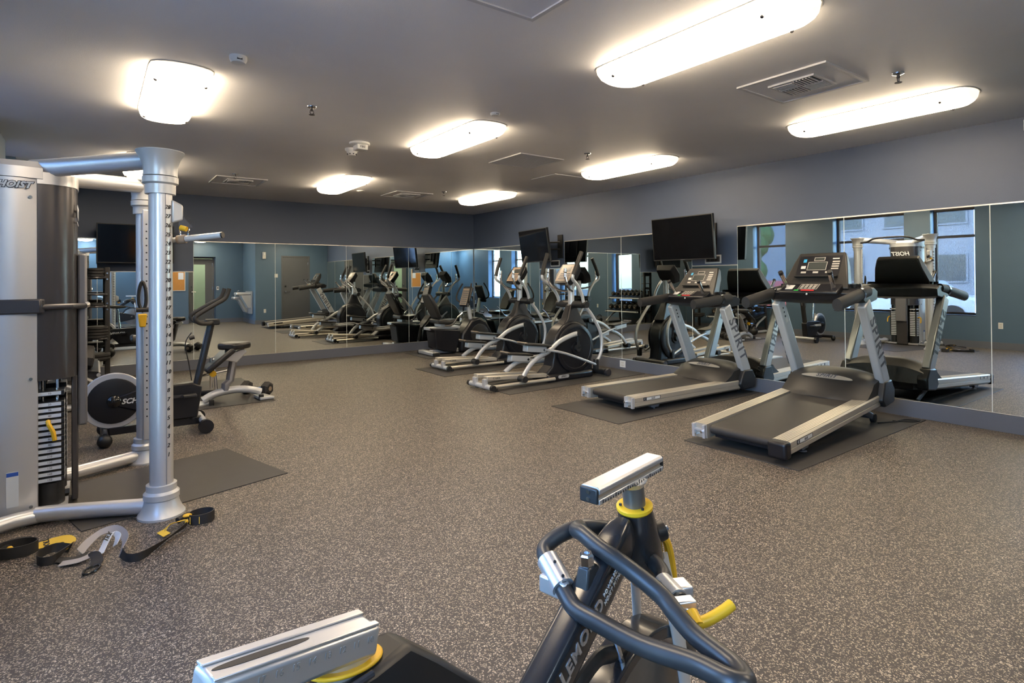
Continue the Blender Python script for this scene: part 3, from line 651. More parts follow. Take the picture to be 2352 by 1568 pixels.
    head = obj('console_head', MB().loft([[face(-w0, 0, 0), face(w0, 0, 0), face(w0, 0, -0.11), face(-w0, 0, -0.11)], [face(-w1-0.03, 0.75, 0), face(w1+0.03, 0.75, 0), face(w1+0.03, 0.75, -0.10), face(-w1-0.03, 0.75, -0.10)], [face(-w1, 1, 0), face(w1, 1, 0), face(w1, 1, -0.06), face(-w1, 1, -0.06)]]), 'graphite', t, bev=0.012)
    def plate(name, u0, u1, v0, v1, mt, d=0.002):
        return obj(name, MB().prism([face(u0, v0, 0.0005), face(u1, v0, 0.0005), face(u1, v1, 0.0005), face(u0, v1, 0.0005)], (-0.787*d, 0, 0.617*d)), mt, head, flat=True)
    plate('face_panel', -0.20, 0.20, 0.30, 0.90, 'charcoal', 0.0015)
    plate('display_frame', -0.075, 0.105, 0.50, 0.73, 'panel_line', 0.002); plate('display_screen', -0.07, 0.10, 0.51, 0.72, 'lcd', 0.0025)
    plate('small_display_frame', -0.045, 0.055, 0.76, 0.86, 'panel_line', 0.002); plate('small_display', -0.04, 0.05, 0.772, 0.848, 'lcd', 0.0025)
    plate('blue_mark', 0.125, 0.155, 0.72, 0.81, 'lcd_blue'); plate('button', 0.12, 0.165, 0.54, 0.62, 'offwhite')
    for k in range(4): plate('program_key', -0.185, -0.12, 0.52+k*0.065, 0.555+k*0.065, 'panel_line')
    plate('program_key', -0.175, -0.115, 0.80, 0.83, 'offwhite')
    for k in (-0.10, 0.015, 0.13): plate('key_ring', k-0.025, k+0.025, 0.415, 0.465, 'panel_line')
    obj('book_rest', MB().prism([face(-0.20, 0.30, 0.002), face(0.20, 0.30, 0.002), face(0.20, 0.33, 0.002), face(-0.20, 0.33, 0.002)], (-0.035, 0, 0.01)), 'black', head)
    # keypad tray in front of the head
    kt = obj('keypad_tray', MB().xz([(1.46, 1.16), (1.33, 1.15), (1.325, 1.175), (1.47, 1.235)], -0.27, 0.27), 'charcoal', t, bev=0.01)
    def kp(name, u0, u1, x0, x1, mt):
        f = lambda x: 1.1785+(x-1.325)*0.41
        return obj(name, MB().prism([(x0, u0, f(x0)), (x0, u1, f(x0)), (x1, u1, f(x1)), (x1, u0, f(x1))], (-0.0008, 0, 0.002)), mt, kt, flat=True)
    kp('keypad_frame', -0.075, 0.10, 1.362, 1.452, 'panel_line'); kp('keypad_panel', -0.072, 0.097, 1.365, 1.449, 'charcoal')
    for r_ in range(3):
        for c_ in range(4): q = kp('key', -0.055+c_*0.038, -0.03+c_*0.038, 1.372+r_*0.026, 1.388+r_*0.026, 'panel_line'); q.location = (-0.0008, 0, 0.0012)
    kp('stop_key', -0.06, 0.06, 1.335, 1.352, 'red'); kp('start_key', 0.085, 0.125, 1.335, 1.35, 'green'); kp('warning_label', 0.15, 0.22, 1.36, 1.43, 'offwhite')
    obj('safety_socket', MB().cyl((1.322, 0.0, 1.155), (1.33, 0.0, 1.158), 0.008, 10), 'white', kt)
    def zmap(z): return z*0.4167 if z < 0.12 else (0.05+(z-0.12)*0.942 if z < 0.25 else 0.1725+(z-0.25)*1.065)   # true deck and rail heights
    done = set()
    def walk(o):
        for ch in o.children:
            if not ch.name.startswith(('lift_', 'wheel')) and ch.data.name not in done:
                done.add(ch.data.name)
                for v in ch.data.vertices: v.co.z = zmap(v.co.z)
            walk(ch)
    walk(t)
    return t
treadmill('silver and black treadmill nearest the camera, deck raised, one black tail cap', (4.05, 2.58), 0.032, 0.069, (True, False))
treadmill('silver and black treadmill second along the mirror, deck lying flat, bare tail brackets', (4.40, 4.34), -0.055, 0.0, (False, False))
t = tag(obj('power_cord', MB().tube(cr([(5.9, 2.30, 0.012), (6.05, 2.22, 0.016), (6.22, 2.2, 0.012), (6.30, 2.10, 0.012), (6.20, 2.12, 0.012), (6.1, 2.25, 0.012)], 6), 0.006, 6), 'black'), 'black power cord on the mat beside the nearest treadmill wheel', 'cord')

# ================================================================== ELLIPTICAL TRAINERS
def elliptical(label, loc):
    t = thing('elliptical_trainer', label, 'elliptical', (loc[0], loc[1], 0), 0, 'elliptical trainers facing the mirror')
    obj('rear_stabilizer', MB().cyl((0.04, -0.24, 0.055), (0.04, 0.24, 0.055), 0.032), 'silver_paint', t)
    for s in (-1, 1):
        obj('stabilizer_cap', MB().cyl((0.04, s*0.24, 0.055), (0.04, s*0.285, 0.055), 0.036), 'black', t)
        obj('leveling_foot', MB().cyl((0.12, s*0.22, 0.0), (0.12, s*0.22, 0.04), 0.022), 'black', t)
        obj('floor_tube', MB().tube([(0.05, s*0.17, 0.05), (0.55, s*0.20, 0.055), (1.06, s*0.22, 0.055)], 0.022, 10), 'rail_alu', t)
        rl = obj('guide_rail', MB().xz([(0.03, 0.135), (0.03, 0.185), (0.98, 0.125), (0.98, 0.075)], s*0.11-0.045, s*0.11+0.045), 'rail_alu', t, bev=0.006)
        obj('rail_bracket', MB().box((0.0, s*0.11-0.03, 0.05), (0.05, s*0.11+0.03, 0.15)), 'silver', t, bev=0.004)
        if s < 0: txt('lettering', 'C-SAFE', 0.035, (0.17, -0.1562, 0.152), (1, 0, -0.063), (0.063, 0, 1), 'ink', rl)
    # shroud: round drive housing with a flared foot and a neck
    body = arc(1.50, 0.43, 0.36, -0.35, PI+0.25, 22)
    body = [(1.88, 0.0), (1.86, 0.16)]+body+[(1.12, 0.20), (1.0, 0.10), (0.98, 0.0)]
    obj('drive_housing', MB().xz(body, -0.11, 0.11), 'charcoal', t, bev=0.03, seg=3)
    for s in (-1, 1):
        dc = obj('side_disc', MB().lathe([(0.335, 0), (0.335, 0.022), (0.32, 0.03), (0.28, 0.032), (0.275, 0.026), (0.09, 0.03), (0.085, 0.045), (0.05, 0.05)], (1.52, s*0.11, 0.42), (0, s, 0), 36), 'charcoal', t)
        obj('crank_hub', MB().lathe([(0.05, 0), (0.045, 0.03)], (1.52, s*0.16, 0.42), (0, s, 0), 18), 'black', dc)
    obj('foot_skirt', MB().box((0.98, -0.19, 0.0), (1.80, 0.19, 0.10)), 'charcoal', t, bev=0.03, seg=3)
    nm = obj('name_plate', MB().prism([(1.24+x, -0.1925, 0.065+z) for x, z in arc(0.075, 0, 0.022, -PI/2, PI/2, 6)+arc(-0.075, 0, 0.022, PI/2, 1.5*PI, 6)], (0, -0.003, 0)), 'silver', t)
    txt('lettering', 'SPIRIT', 0.034, (1.24, -0.1962, 0.065), (1, 0, 0), (0, 0, 1), 'ink', nm, shear=0.2)
    obj('front_stabilizer', MB().cyl((1.96, -0.27, 0.06), (1.96, 0.27, 0.06), 0.045), 'black', t)
    for s in (-1, 1): obj('transport_wheel', MB().cyl((1.98, s*0.27, 0.055), (1.98, s*0.31, 0.055), 0.05), 'gunmetal', t)
    obj('stabilizer_arm', MB().box((1.8, -0.06, 0.02), (1.95, 0.06, 0.10)), 'black', t, bev=0.01)
    obj('mast_shroud', MB().loft([[(1.30, -0.10, 0.70), (1.78, -0.10, 0.70), (1.78, 0.10, 0.70), (1.30, 0.10, 0.70)], [(1.42, -0.075, 0.82), (1.70, -0.075, 0.82), (1.70, 0.075, 0.82), (1.42, 0.075, 0.82)], [(1.50, -0.05, 1.02), (1.62, -0.05, 1.02), (1.62, 0.05, 1.02), (1.50, 0.05, 1.02)]]), 'charcoal', t, bev=0.02)
    obj('mast', MB().tube([(1.56, 0, 1.0), (1.56, 0, 1.34)], 0.05, 14, flat=(0.04, 0.05)), 'silver_paint', t)
    obj('pivot_shaft', MB().cyl((1.58, -0.24, 1.02), (1.58, 0.24, 1.02), 0.05), 'black', t)
    # console, tilted toward the rider
    R = rotY(0.62)
    c = Vector((1.50, 0, 1.44))
    hd = obj('console_head', MB().loft([[c+R @ Vector(p) for p in ring] for ring in (
        [(-0.035, -0.13, -0.18), (-0.035, 0.13, -0.18), (-0.035, 0.20, -0.03), (-0.035, 0.18, 0.16), (-0.035, -0.18, 0.16), (-0.035, -0.20, -0.03)],
        [(0.075, -0.10, -0.14), (0.075, 0.10, -0.14), (0.075, 0.15, -0.02), (0.075, 0.14, 0.12), (0.075, -0.14, 0.12), (0.075, -0.15, -0.02)])]), 'charcoal', t, bev=0.012)
    def pl(name, u0, u1, v0, v1, mt, d=0.002):
        return obj(name, MB().prism([c+R @ Vector((-0.036, u, v)) for u, v in ((u0, v0), (u1, v0), (u1, v1), (u0, v1))], R @ Vector((-d, 0, 0))), mt, hd, flat=True)
    pl('face_panel', -0.145, 0.145, -0.14, 0.14, 'tan_glare_and_trim'); pl('display_screen', -0.075, 0.075, 0.02, 0.10, 'lcd', 0.003)  # tan panel paints the warm lamp glare on the glossy face
    for k in range(4): pl('key_row', -0.10, 0.10, -0.11+k*0.03, -0.095+k*0.03, 'grey_ink', 0.003)
    # fixed handlebar with pulse grips
    for s in (-1, 1):
        obj('fixed_handle', MB().tube(cr([(1.56, s*0.03, 1.20), (1.44, s*0.12, 1.22), (1.33, s*0.175, 1.30), (1.29, s*0.18, 1.40)], 4), 0.017, 10), 'chrome', t)
        pg = obj('pulse_grip', MB().tube([(1.29, s*0.18, 1.40), (1.30, s*0.175, 1.52)], 0.02, 12), 'chrome', t)
        obj('grip_band', MB().tube([(1.293, s*0.179, 1.455), (1.296, s*0.178, 1.468)], 0.0212, 12), 'black', pg)
    # swinging arms
    for s, off in ((-1, 0.0), (1, -0.13)):
        k = off/0.75
        def q(x, y, z): return (x+k*(z-1.02), s*y, z)
        low = cr([q(1.78, 0.27, 0.22), q(1.87, 0.27, 0.36), q(1.87, 0.27, 0.60), q(1.72, 0.265, 0.85), q(1.58, 0.25, 1.02), q(1.53, 0.25, 1.16), q(1.44, 0.26, 1.29), q(1.34, 0.28, 1.37), q(1.345, 0.285, 1.44)], 5)
        am = obj('swing_arm', MB().tube(low, 0.023, 12), 'silver_paint', t)
        obj('arm_grip', MB().tube(cr([q(1.345, 0.285, 1.43), q(1.40, 0.29, 1.55), q(1.50, 0.285, 1.74)], 4), 0.030, 12), 'rubber', am)
        obj('pivot_cap', MB().cyl((1.58, s*0.22, 1.02), (1.58, s*0.30, 1.02), 0.045), 'black', am)
        obj('link_joint', MB().box((1.735+k*-0.8, s*0.27-0.03, 0.12), (1.80+k*-0.8, s*0.27+0.03, 0.26)), 'black', am, bev=0.01)
    # pedal arms, pedals, links, rollers
    for s, top, pz, px in ((-1, 0.63, 0.50, 0.0), (1, 0.22, 0.33, 0.05)):
        y = s*0.205
        if s < 0: path = [(1.52, y, 0.63), (1.38, y, 0.61), (1.16, y, 0.54), (0.98, y, 0.43), (0.80, y, 0.36), (0.66, y, 0.27), (0.55, y, 0.14)]
        else: path = [(1.52, y, 0.22), (1.36, y, 0.255), (1.18, y, 0.24), (1.0, y, 0.25), (0.82, y, 0.27), (0.68, y, 0.22), (0.55, y, 0.14)]
        pa = obj('pedal_arm', MB().tube(cr(path, 4), 0.03, 12, flat=(0.022, 0.034)), 'silver_paint', t)
        obj('crank_arm', MB().box((1.50, y+s*-0.035, min(top, 0.42)), (1.54, y-s*0.01, max(top, 0.42))), 'black', t, bev=0.006)
        obj('crank_end', MB().cyl((1.50, y-0.03, top), (1.50, y+0.03, top), 0.038), 'black', pa)
        obj('roller', MB().cyl((0.53, y-0.07, 0.11), (0.53, y+0.05, 0.11), 0.042), 'black', pa)
        tl = rotY(0.12)
        c0 = (0.70+px, y+s*0.02, pz)
        pd = obj('pedal', MB().box((0.50+px, y-0.075+s*0.02, pz+0.02), (0.95+px, y+0.095+s*0.02, pz+0.05), tl, c0), 'graphite', t, bev=0.012)
        obj('pedal_rim', MB().box((0.50+px, y-0.085+s*0.02, pz+0.045), (0.53+px, y+0.105+s*0.02, pz+0.06), tl, c0), 'tan_glare_and_trim', pd, bev=0.004)
        obj('pedal_bracket', MB().box((0.58+px, y-0.05, pz-0.06), (0.90+px, y+0.05, pz+0.02), tl, c0), 'silver_paint', pd, bev=0.008)
        obj('bracket_bolt', MB().cyl((0.86+px, y-0.056, pz-0.045), (0.86+px, y+0.056, pz-0.045), 0.016), 'black', pd)
        obj('link_bar', MB().tube(cr([(0.86+px, y+s*0.05, pz-0.04), (1.15, y+s*0.07, 0.40 if s < 0 else 0.30), (1.45, s*0.28, 0.30), (1.75, s*0.285, 0.19)], 4), 0.017, 10), 'silver_paint', t)
    return t
elliptical('dark round-bodied elliptical trainer nearer the camera with silver swing arms', (3.86, 6.0))
elliptical('dark round-bodied elliptical trainer farther away beside the recumbent bike', (4.22, 7.68))

# ================================================================== RECUMBENT BIKE
t = thing('recumbent_bike', 'dark recumbent exercise bike in the far corner by the mirrors', 'exercise bike', (4.88, 9.36, 0))
obj('rear_foot', MB().box((0.0, -0.30, 0.01), (0.12, 0.30, 0.075)), 'silver_paint', t, bev=0.015)
for s in (-1, 1): obj('foot_cap', MB().box((-0.005, s*0.30-0.02, 0.0), (0.125, s*0.30+0.02, 0.07)), 'black', t, bev=0.01)
obj('seat_shroud', MB().xz([(0.02, 0.50), (0.10, 0.44), (0.14, 0.12), (0.30, 0.06), (0.56, 0.02), (0.62, 0.30), (0.66, 0.44)], -0.17, 0.17), 'charcoal', t, bev=0.025)
obj('seat_rail', MB().box((0.02, -0.10, 0.46), (0.68, 0.10, 0.51)), 'silver', t, bev=0.008)
obj('seat_carriage', MB().box((0.25, -0.12, 0.51), (0.5, 0.12, 0.57)), 'silver_paint', t, bev=0.01)
obj('seat', MB().loft([[(0.18, -0.2, 0.57), (0.18, 0.2, 0.57), (0.18, 0.2, 0.66), (0.18, -0.2, 0.66)], [(0.40, -0.21, 0.55), (0.40, 0.21, 0.55), (0.40, 0.21, 0.63), (0.40, -0.21, 0.63)], [(0.60, -0.13, 0.58), (0.60, 0.13, 0.58), (0.60, 0.13, 0.65), (0.60, -0.13, 0.65)]]), 'vinyl', t, bev=0.03)
obj('backrest', MB().loft([[(0.28, -0.15, 0.66), (0.28, 0.15, 0.66), (0.20, 0.15, 0.66), (0.20, -0.15, 0.66)], [(0.17, -0.20, 0.90), (0.17, 0.20, 0.90), (0.08, 0.20, 0.90), (0.08, -0.20, 0.90)], [(0.06, -0.14, 1.12), (0.06, 0.14, 1.12), (-0.02, 0.14, 1.12), (-0.02, -0.14, 1.12)]]), 'vinyl', t, bev=0.03)
for s in (-1, 1): obj('side_handle', MB().tube(cr([(0.3, s*0.2, 0.54), (0.42, s*0.27, 0.56), (0.52, s*0.28, 0.68), (0.62, s*0.28, 0.76)], 4), 0.015, 8), 'chrome', t)
obj('front_shroud', MB().xz([(0.66, 0.02), (0.70, 0.36), (0.90, 0.60), (1.08, 0.66), (1.25, 0.58), (1.38, 0.36), (1.42, 0.02)], -0.15, 0.15), 'charcoal', t, bev=0.04)
for s in (-1, 1):
    dc = obj('side_disc', MB().lathe([(0.2, 0), (0.2, 0.015), (0.17, 0.02), (0.05, 0.02)], (1.08, s*0.15, 0.33), (0, s, 0), 28), 'graphite', t)
    obj('crank', MB().box((1.07, s*0.18-0.012, 0.33), (1.10, s*0.18+0.012, 0.33+s*0.17)), 'gunmetal', dc)
    obj('pedal', MB().box((1.02, s*0.25-0.05, 0.32+s*0.17), (1.15, s*0.25+0.05, 0.35+s*0.17)), 'black', t, bev=0.008)
obj('floor_beam', MB().box((0.1, -0.05, 0.02), (1.5, 0.05, 0.09)), 'silver_paint', t, bev=0.008)
obj('front_foot', MB().cyl((1.46, -0.27, 0.05), (1.46, 0.27, 0.05), 0.04), 'black', t)
obj('mast', MB().tube([(0.98, 0, 0.60), (0.90, 0, 0.95)], 0.04), 'silver_paint', t)
R = rotY(0.3); c = Vector((0.88, 0, 1.05))
cn = obj('console_head', MB().box(c-Vector((0.03, 0.15, 0.2)), c+Vector((0.03, 0.15, 0.2)), R, c), 'charcoal', t, bev=0.03)
obj('face_panel', MB().box(c+Vector((-0.033, -0.12, -0.17)), c+Vector((-0.030, 0.12, 0.15)), R, c), 'tan_glare_and_trim', cn)
for k in range(7): obj('key_row', MB().box(c+Vector((-0.035, -0.10, -0.15+k*0.04)), c+Vector((-0.033, 0.10, -0.13+k*0.04)), R, c), 'grey_ink', cn)
for s in (-1, 1): obj('front_handle', MB().tube(cr([(0.92, s*0.05, 0.9), (0.80, s*0.2, 0.98), (0.82, s*0.22, 1.12), (0.9, s*0.16, 1.30)], 4), 0.016, 8), 'rubber', t)

# ================================================================== CABLE MACHINE (functional trainer)
HX, HY = -0.25, 4.61
t = thing('cable_machine', 'tall silver and dark twin-column cable machine with weight stacks', 'cable machine', (HX, HY, 0))
def side_plan(s):            # silver wrap-around panel, curved outward
    out = [(-0.02, 0.245), (-0.09, 0.275), (-0.17, 0.285), (-0.25, 0.275), (-0.33, 0.235), (-0.38, 0.17), (-0.40, 0.08), (-0.40, 0.0)]
    return [(x, s*y) for x, y in out]
for s in (-1, 1):
    p = side_plan(s); inner = [(x+0.004 if x > -0.35 else x+0.01, y-s*0.01) for x, y in p][::-1]
    sp = obj('side_panel', MB().xy(p+inner, 0.03, 1.99), 'silver', t)
    for z in (0.08, 0.82, 1.88): obj('panel_screw', MB().cyl((-0.045, s*0.262, z), (-0.047, s*0.275, z), 0.009, 10), 'chrome', sp)
    if s < 0:
        lb = obj('instruction_label', MB().prism([(-0.155, -0.2862, 0.10), (-0.10, -0.2795, 0.10), (-0.10, -0.2795, 0.30), (-0.155, -0.2862, 0.30)], (0, -0.001, 0)), 'label_white', sp)
        obj('label_heading', MB().prism([(-0.153, -0.2872, 0.275), (-0.102, -0.2805, 0.275), (-0.102, -0.2805, 0.297), (-0.153, -0.2872, 0.297)], (0, -0.001, 0)), 'blue_ink', lb)
    base = (-0.118, s*0.2868)
    txt('logo_outline', 'HOIST', 0.049, (base[0], s*0.2885, 1.945), (-s, 0, 0) if s > 0 else (1, 0, 0), (0, 0, 1), 'ink', sp, shear=0.35, spacing=1.1, bold=0.0055, ext=0.0005)
    txt('logo', 'HOIST', 0.049, (base[0], s*0.2895, 1.945), (-s, 0, 0) if s > 0 else (1, 0, 0), (0, 0, 1), 'white', sp, shear=0.35, spacing=1.1, bold=0.0025, ext=0.0009)
full = side_plan(-1)+side_plan(1)[::-1]
obj('tower_core', MB().box((-0.36, -0.05, 0.02), (-0.30, 0.05, 1.99)), 'gunmetal', t)
cap = [(x*1.03-(0 if x < -0.03 else -0.03), y*1.04) for x, y in full]
obj('top_cap', MB().loft([[(x, y, 1.992) for x, y in cap], [(x, y, 2.055) for x, y in cap], [(-0.17+(x+0.17)*0.86, y*0.86, 2.085+0.03*(x+0.4)) for x, y in cap]]), 'silver', t)
# dark front shroud, open below where the stacks show
sh = [(-0.018, -0.245), (0.05, -0.235), (0.11, -0.205), (0.15, -0.155), (0.165, -0.09), (0.168, 0), (0.165, 0.09), (0.15, 0.155), (0.11, 0.205), (0.05, 0.235), (-0.018, 0.245)]
shr = obj('front_shroud', MB().xy(sh, 0.80, 1.985), 'shroud', t)
obj('shroud_collar', MB().loft([[(x*1.03, y*1.03, 1.965) for x, y in sh], [(x*1.03, y*1.03, 2.035) for x, y in sh]]), 'silver', t)
obj('front_plate', MB().xy([(0.135, -0.10), (0.168, -0.09), (0.168, 0.09), (0.135, 0.10)], 0.02, 0.80), 'shroud', t, bev=0.008)
obj('front_strip', MB().box((0.168, -0.095, 0.48), (0.215, 0.095, 1.56)), 'strip_grey', t, bev=0.012)
txt('front_logo', 'HOIST', 0.11, (0.1695, 0, 1.82), (0, 1, 0), (0, 0, 1), 'label_white', shr, shear=0.25, bold=0.002)
obj('logo_underline', MB().box((0.168, -0.15, 1.75), (0.1695, 0.15, 1.757)), 'label_white', shr)
for s in (-1, 1):
    st = obj('stack_frame', MB().box((-0.02, s*0.10-0.012, 0.05), (0.0, s*0.10+0.012, 0.80)).box((-0.04, s*0.17-0.09, 0.02), (0.12, s*0.17+0.09, 0.05)), 'silver', t)
    obj('stack_base', MB().cyl((0.035, s*0.165, 0.05), (0.035, s*0.165, 0.185), 0.07), 'black', st)
    for x in (0.0, 0.07): obj('guide_rod', MB().cyl((x, s*0.165, 0.05), (x, s*0.165, 0.86), 0.008, 8), 'chrome', t)
    for k in range(15):
        z = 0.19+k*0.0345
        if k == 14: z += 0.03
        pl = obj('weight_plate', MB().box((-0.035, s*0.165-0.065, z), (0.105, s*0.165+0.065, z+0.032)), 'charcoal', t, bev=0.003)
        lbl = [(-0.02+0.125*i/1, 0) for i in range(2)]
        obj('weight_label', MB().box((-0.018, s*0.2305-0.0008, z+0.006), (0.09, s*0.2305+0.0008, z+0.026)), 'label_white', pl)
        obj('weight_label', MB().box((0.105, s*0.165-0.045, z+0.006), (0.1058, s*0.165+0.045, z+0.026)), 'label_white', pl)
        txt('weight_number', '%d' % (150-k*10), 0.016, ((0.036, s*0.2316, z+0.016)), (1, 0, 0) if s < 0 else (-1, 0, 0), (0, 0, 1), 'ink', pl, ext=0.0003)
    pin = obj('selector_pin', MB().tube([(0.03, s*0.232, 0.555), (0.03, s*0.27, 0.56), (0.035, s*0.285, 0.545), (0.055, s*0.29, 0.50), (0.062, s*0.29, 0.45)], 0.012, 8), 'yellow', t)
    # base and top beams
    obj('base_tube', MB().tube([(-0.02, s*0.36, 0.055), (0.10, s*0.40, 0.055), (0.58, s*0.63, 0.055)], 0.045, 14), 'silver', t)
    obj('rear_tube', MB().tube([(0.02, s*0.36, 0.05), (-0.12, s*0.38, 0.05), (-0.34, s*0.50, 0.05)], 0.042, 14), 'silver', t)
    obj('rear_foot', MB().lathe([(0.06, 0), (0.055, 0.02), (0.03, 0.03)], (-0.34, s*0.50, 0.0), n=16), 'rubber', t)
    obj('base_bracket', MB().box((-0.06, s*0.20, 0.02), (0.06, s*0.38, 0.035)), 'silver_paint', t)
    obj('top_beam', MB().tube([(-0.05, s*0.16, 2.06), (0.10, s*0.24, 2.075), (0.58, s*0.60, 2.115)], 0.055, 14, flat=(0.045, 0.055)), 'silver', t)
    # column
    cx, cy = 0.572, s*0.63
    obj('column_foot', MB().lathe([(0.125, 0), (0.125, 0.012), (0.108, 0.035), (0.094, 0.07), (0.088, 0.10)], (cx, cy, 0), n=32), 'silver_paint', t)
    cl = obj('column_collar', MB().lathe([(0.094, 0.104), (0.094, 0.135), (0.080, 0.15), (0.080, 0.185), (0.074, 0.187)], (cx, cy, 0), n=32), 'silver_paint', t)
    co = obj('column', MB().lathe([(0.067, 0.17), (0.067, 1.93)], (cx, cy, 0), n=36, sx=1.0, sy=0.92, up=(1, 0, 0)), 'silver', t)
    for k in range(28): txt('scale_number', str(k+1), 0.034, (cx+0.031, cy+s*0.0585, 0.362+k*0.054), (0.87, 0.49, 0) if s < 0 else (-0.87, 0.49, 0), (0, 0, 1), 'ink', co, shear=0.2, ext=0.002)
    obj('scale_groove', MB().box((cx+0.02, cy+s*0.0655-0.001, 0.19), (cx+0.022, cy+s*0.0655+0.001, 1.92)), 'strip_grey', co)
    # slotted inner guide tube with pin holes
    gd = obj('guide_tube', MB().box((cx-0.022, cy-s*0.078-0.014, 0.18), (cx+0.026, cy-s*0.078+0.014, 1.93)), 'silver', t, bev=0.006)
    for k in range(28): obj('pin_hole', MB().cyl((cx+0.002, cy-s*0.092, 0.36+k*0.054), (cx+0.002, cy-s*0.0935, 0.36+k*0.054), 0.006, 8), 'ink', gd)
    obj('column_top_ring', MB().lathe([(0.080, 1.90), (0.080, 1.955), (0.094, 1.965), (0.094, 2.0)], (cx, cy, 0), n=32), 'silver_paint', t)
    obj('column_head', MB().lathe([(0.09, 2.006), (0.088, 2.03), (0.092, 2.07), (0.105, 2.11), (0.128, 2.15), (0.126, 2.155), (0.10, 2.12)], (cx, cy, 0), n=32), 'silver_paint', t)
    # cable carriage
    cz = 1.79 if s < 0 else 1.02
    cb = obj('cable_carriage', MB().loft([[(cx+0.055, cy-0.04, cz-0.06), (cx+0.055, cy+0.04, cz-0.06), (cx+0.055, cy+0.04, cz+0.08), (cx+0.055, cy-0.04, cz+0.08)], [(cx+0.115, cy-0.028, cz-0.04), (cx+0.115, cy+0.028, cz-0.04), (cx+0.115, cy+0.028, cz+0.05), (cx+0.115, cy-0.028, cz+0.05)]]), 'silver_paint', t, bev=0.01)
    obj('pulley', MB().cyl((cx+0.13, cy-0.014, cz-0.05), (cx+0.13, cy+0.014, cz-0.05), 0.03, 20), 'black', cb)
    obj('pulley_guard', MB().prism([(cx+0.10, cy-0.018, cz+0.0), (cx+0.17, cy-0.018, cz-0.085), (cx+0.09, cy-0.018, cz-0.075)], (0, -0.004, 0)), 'gunmetal', cb)
    obj('release_knob', MB().cyl((cx+0.10, cy-0.03, cz-0.085), (cx+0.13, cy-0.05, cz-0.095), 0.016, 12), 'yellow', cb)
# pull-up bar between the column heads
obj('pull_up_bar', MB().tube(cr([(0.60, -0.60, 2.06), (0.63, -0.44, 2.06), (0.66, -0.30, 2.12), (0.66, -0.12, 2.135), (0.66, 0.12, 2.135), (0.66, 0.30, 2.12), (0.63, 0.44, 2.06), (0.60, 0.60, 2.06)], 4), 0.018, 10), 'gunmetal', t)
# grip bracket hugging the near side panel
bk = obj('accessory_bracket', MB().prism([(-0.30, -0.305, 1.20), (0.0, -0.295, 1.20), (0.02, -0.27, 1.20), (0.0, -0.245, 1.20), (-0.30, -0.285, 1.20)], (0, 0, 0.085)), 'gunmetal', t, bev=0.008)
obj('bracket_bar', MB().tube([(0.0, -0.27, 1.235), (0.14, -0.23, 1.235), (0.20, -0.12, 1.235)], 0.018, 10), 'gunmetal', bk)
obj('bar_end', MB().tube([(0.20, -0.12, 1.235), (0.215, -0.09, 1.24)], 0.02, 10), 'chrome', bk)
# handle clipped to the near pulley
a = Vector((HX+0.58+0.135, HY-0.63, 0))
t = thing('pull_handle', 'short grey rotating bar handle clipped to the near pulley of the cable machine', 'handle', (a.x, a.y, 1.64))
obj('bar', MB().cyl((-0.02, 0.02, 0.0), (0.165, -0.125, 0.022), 0.019, 14), 'silver_paint', t)
obj('bar_end', MB().cyl((0.165, -0.125, 0.022), (0.172, -0.131, 0.023), 0.0195, 14), 'black', t)
obj('swivel', MB().cyl((-0.05, 0.042, -0.004), (-0.01, 0.012, 0.001), 0.026, 14), 'tan_glare_and_trim', t)
obj('clip_loop', MB().tube(cr([(-0.035, 0.03, 0.02), (-0.04, 0.03, 0.06), (-0.02, 0.02, 0.085), (0.005, 0.005, 0.06), (0.0, 0.005, 0.02)], 4), 0.004, 6), 'chrome', t)
obj('bar_stub', MB().cyl((-0.12, 0.095, -0.012), (-0.05, 0.042, -0.004), 0.016, 12), 'silver_paint', t)
# cable attachment hanging on the far column
t = thing('strap_handle', 'black strap handle with yellow tab hanging on the far column of the cable machine', 'handle', (HX+0.545, HY+0.505, 1.14))
obj('strap', MB().tube(cr([(0, 0, 0.24), (-0.02, 0.0, 0.18), (-0.022, 0, 0.08), (0, 0, 0.02), (0.022, 0, 0.08), (0.02, 0, 0.18)], 5, closed=True), 0.012, 8, closed=True), 'black', t)
obj('grip', MB().cyl((-0.04, 0, 0.03), (0.04, 0, 0.03), 0.018), 'rubber', t)
obj('tab', MB().loft([[(-0.03, -0.02, 0.0), (0.03, -0.02, 0.0), (0.03, 0.02, 0.0), (-0.03, 0.02, 0.0)], [(-0.02, -0.015, -0.1), (0.02, -0.015, -0.1), (0.02, 0.015, -0.1), (-0.02, 0.015, -0.1)]]), 'yellow', t, bev=0.008)

# ================================================================== EXERCISE BIKE behind the machine
t = thing('exercise_bike', 'black exercise bike with silver-rimmed flywheel behind the cable machine', 'exercise bike', (0.12, 6.10, 0))
obj('floor_beam', MB().box((-0.02, -0.035, 0.05), (0.70, 0.035, 0.115)), 'charcoal', t, bev=0.006)
obj('rear_crossbar', MB().cyl((-0.05, -0.24, 0.085), (-0.05, 0.24, 0.085), 0.03), 'charcoal', t)
obj('front_crossbar', MB().cyl((0.70, -0.24, 0.085), (0.70, 0.24, 0.085), 0.03), 'silver_paint', t)
for s in (-1, 1):
    obj('rear_foot', MB().ball((-0.05, s*0.25, 0.055), 0.055, 14, 8, (1, 0.8, 1)), 'black', t)
    obj('transport_wheel', MB().cyl((0.70, s*0.23, 0.065), (0.70, s*0.28, 0.065), 0.062, 20), 'charcoal', t)
fw = obj('flywheel', MB().lathe([(0.235, -0.022), (0.24, -0.015), (0.24, 0.015), (0.235, 0.022)], (0.02, 0, 0.345), (0, 1, 0), 40), 'silver', t)
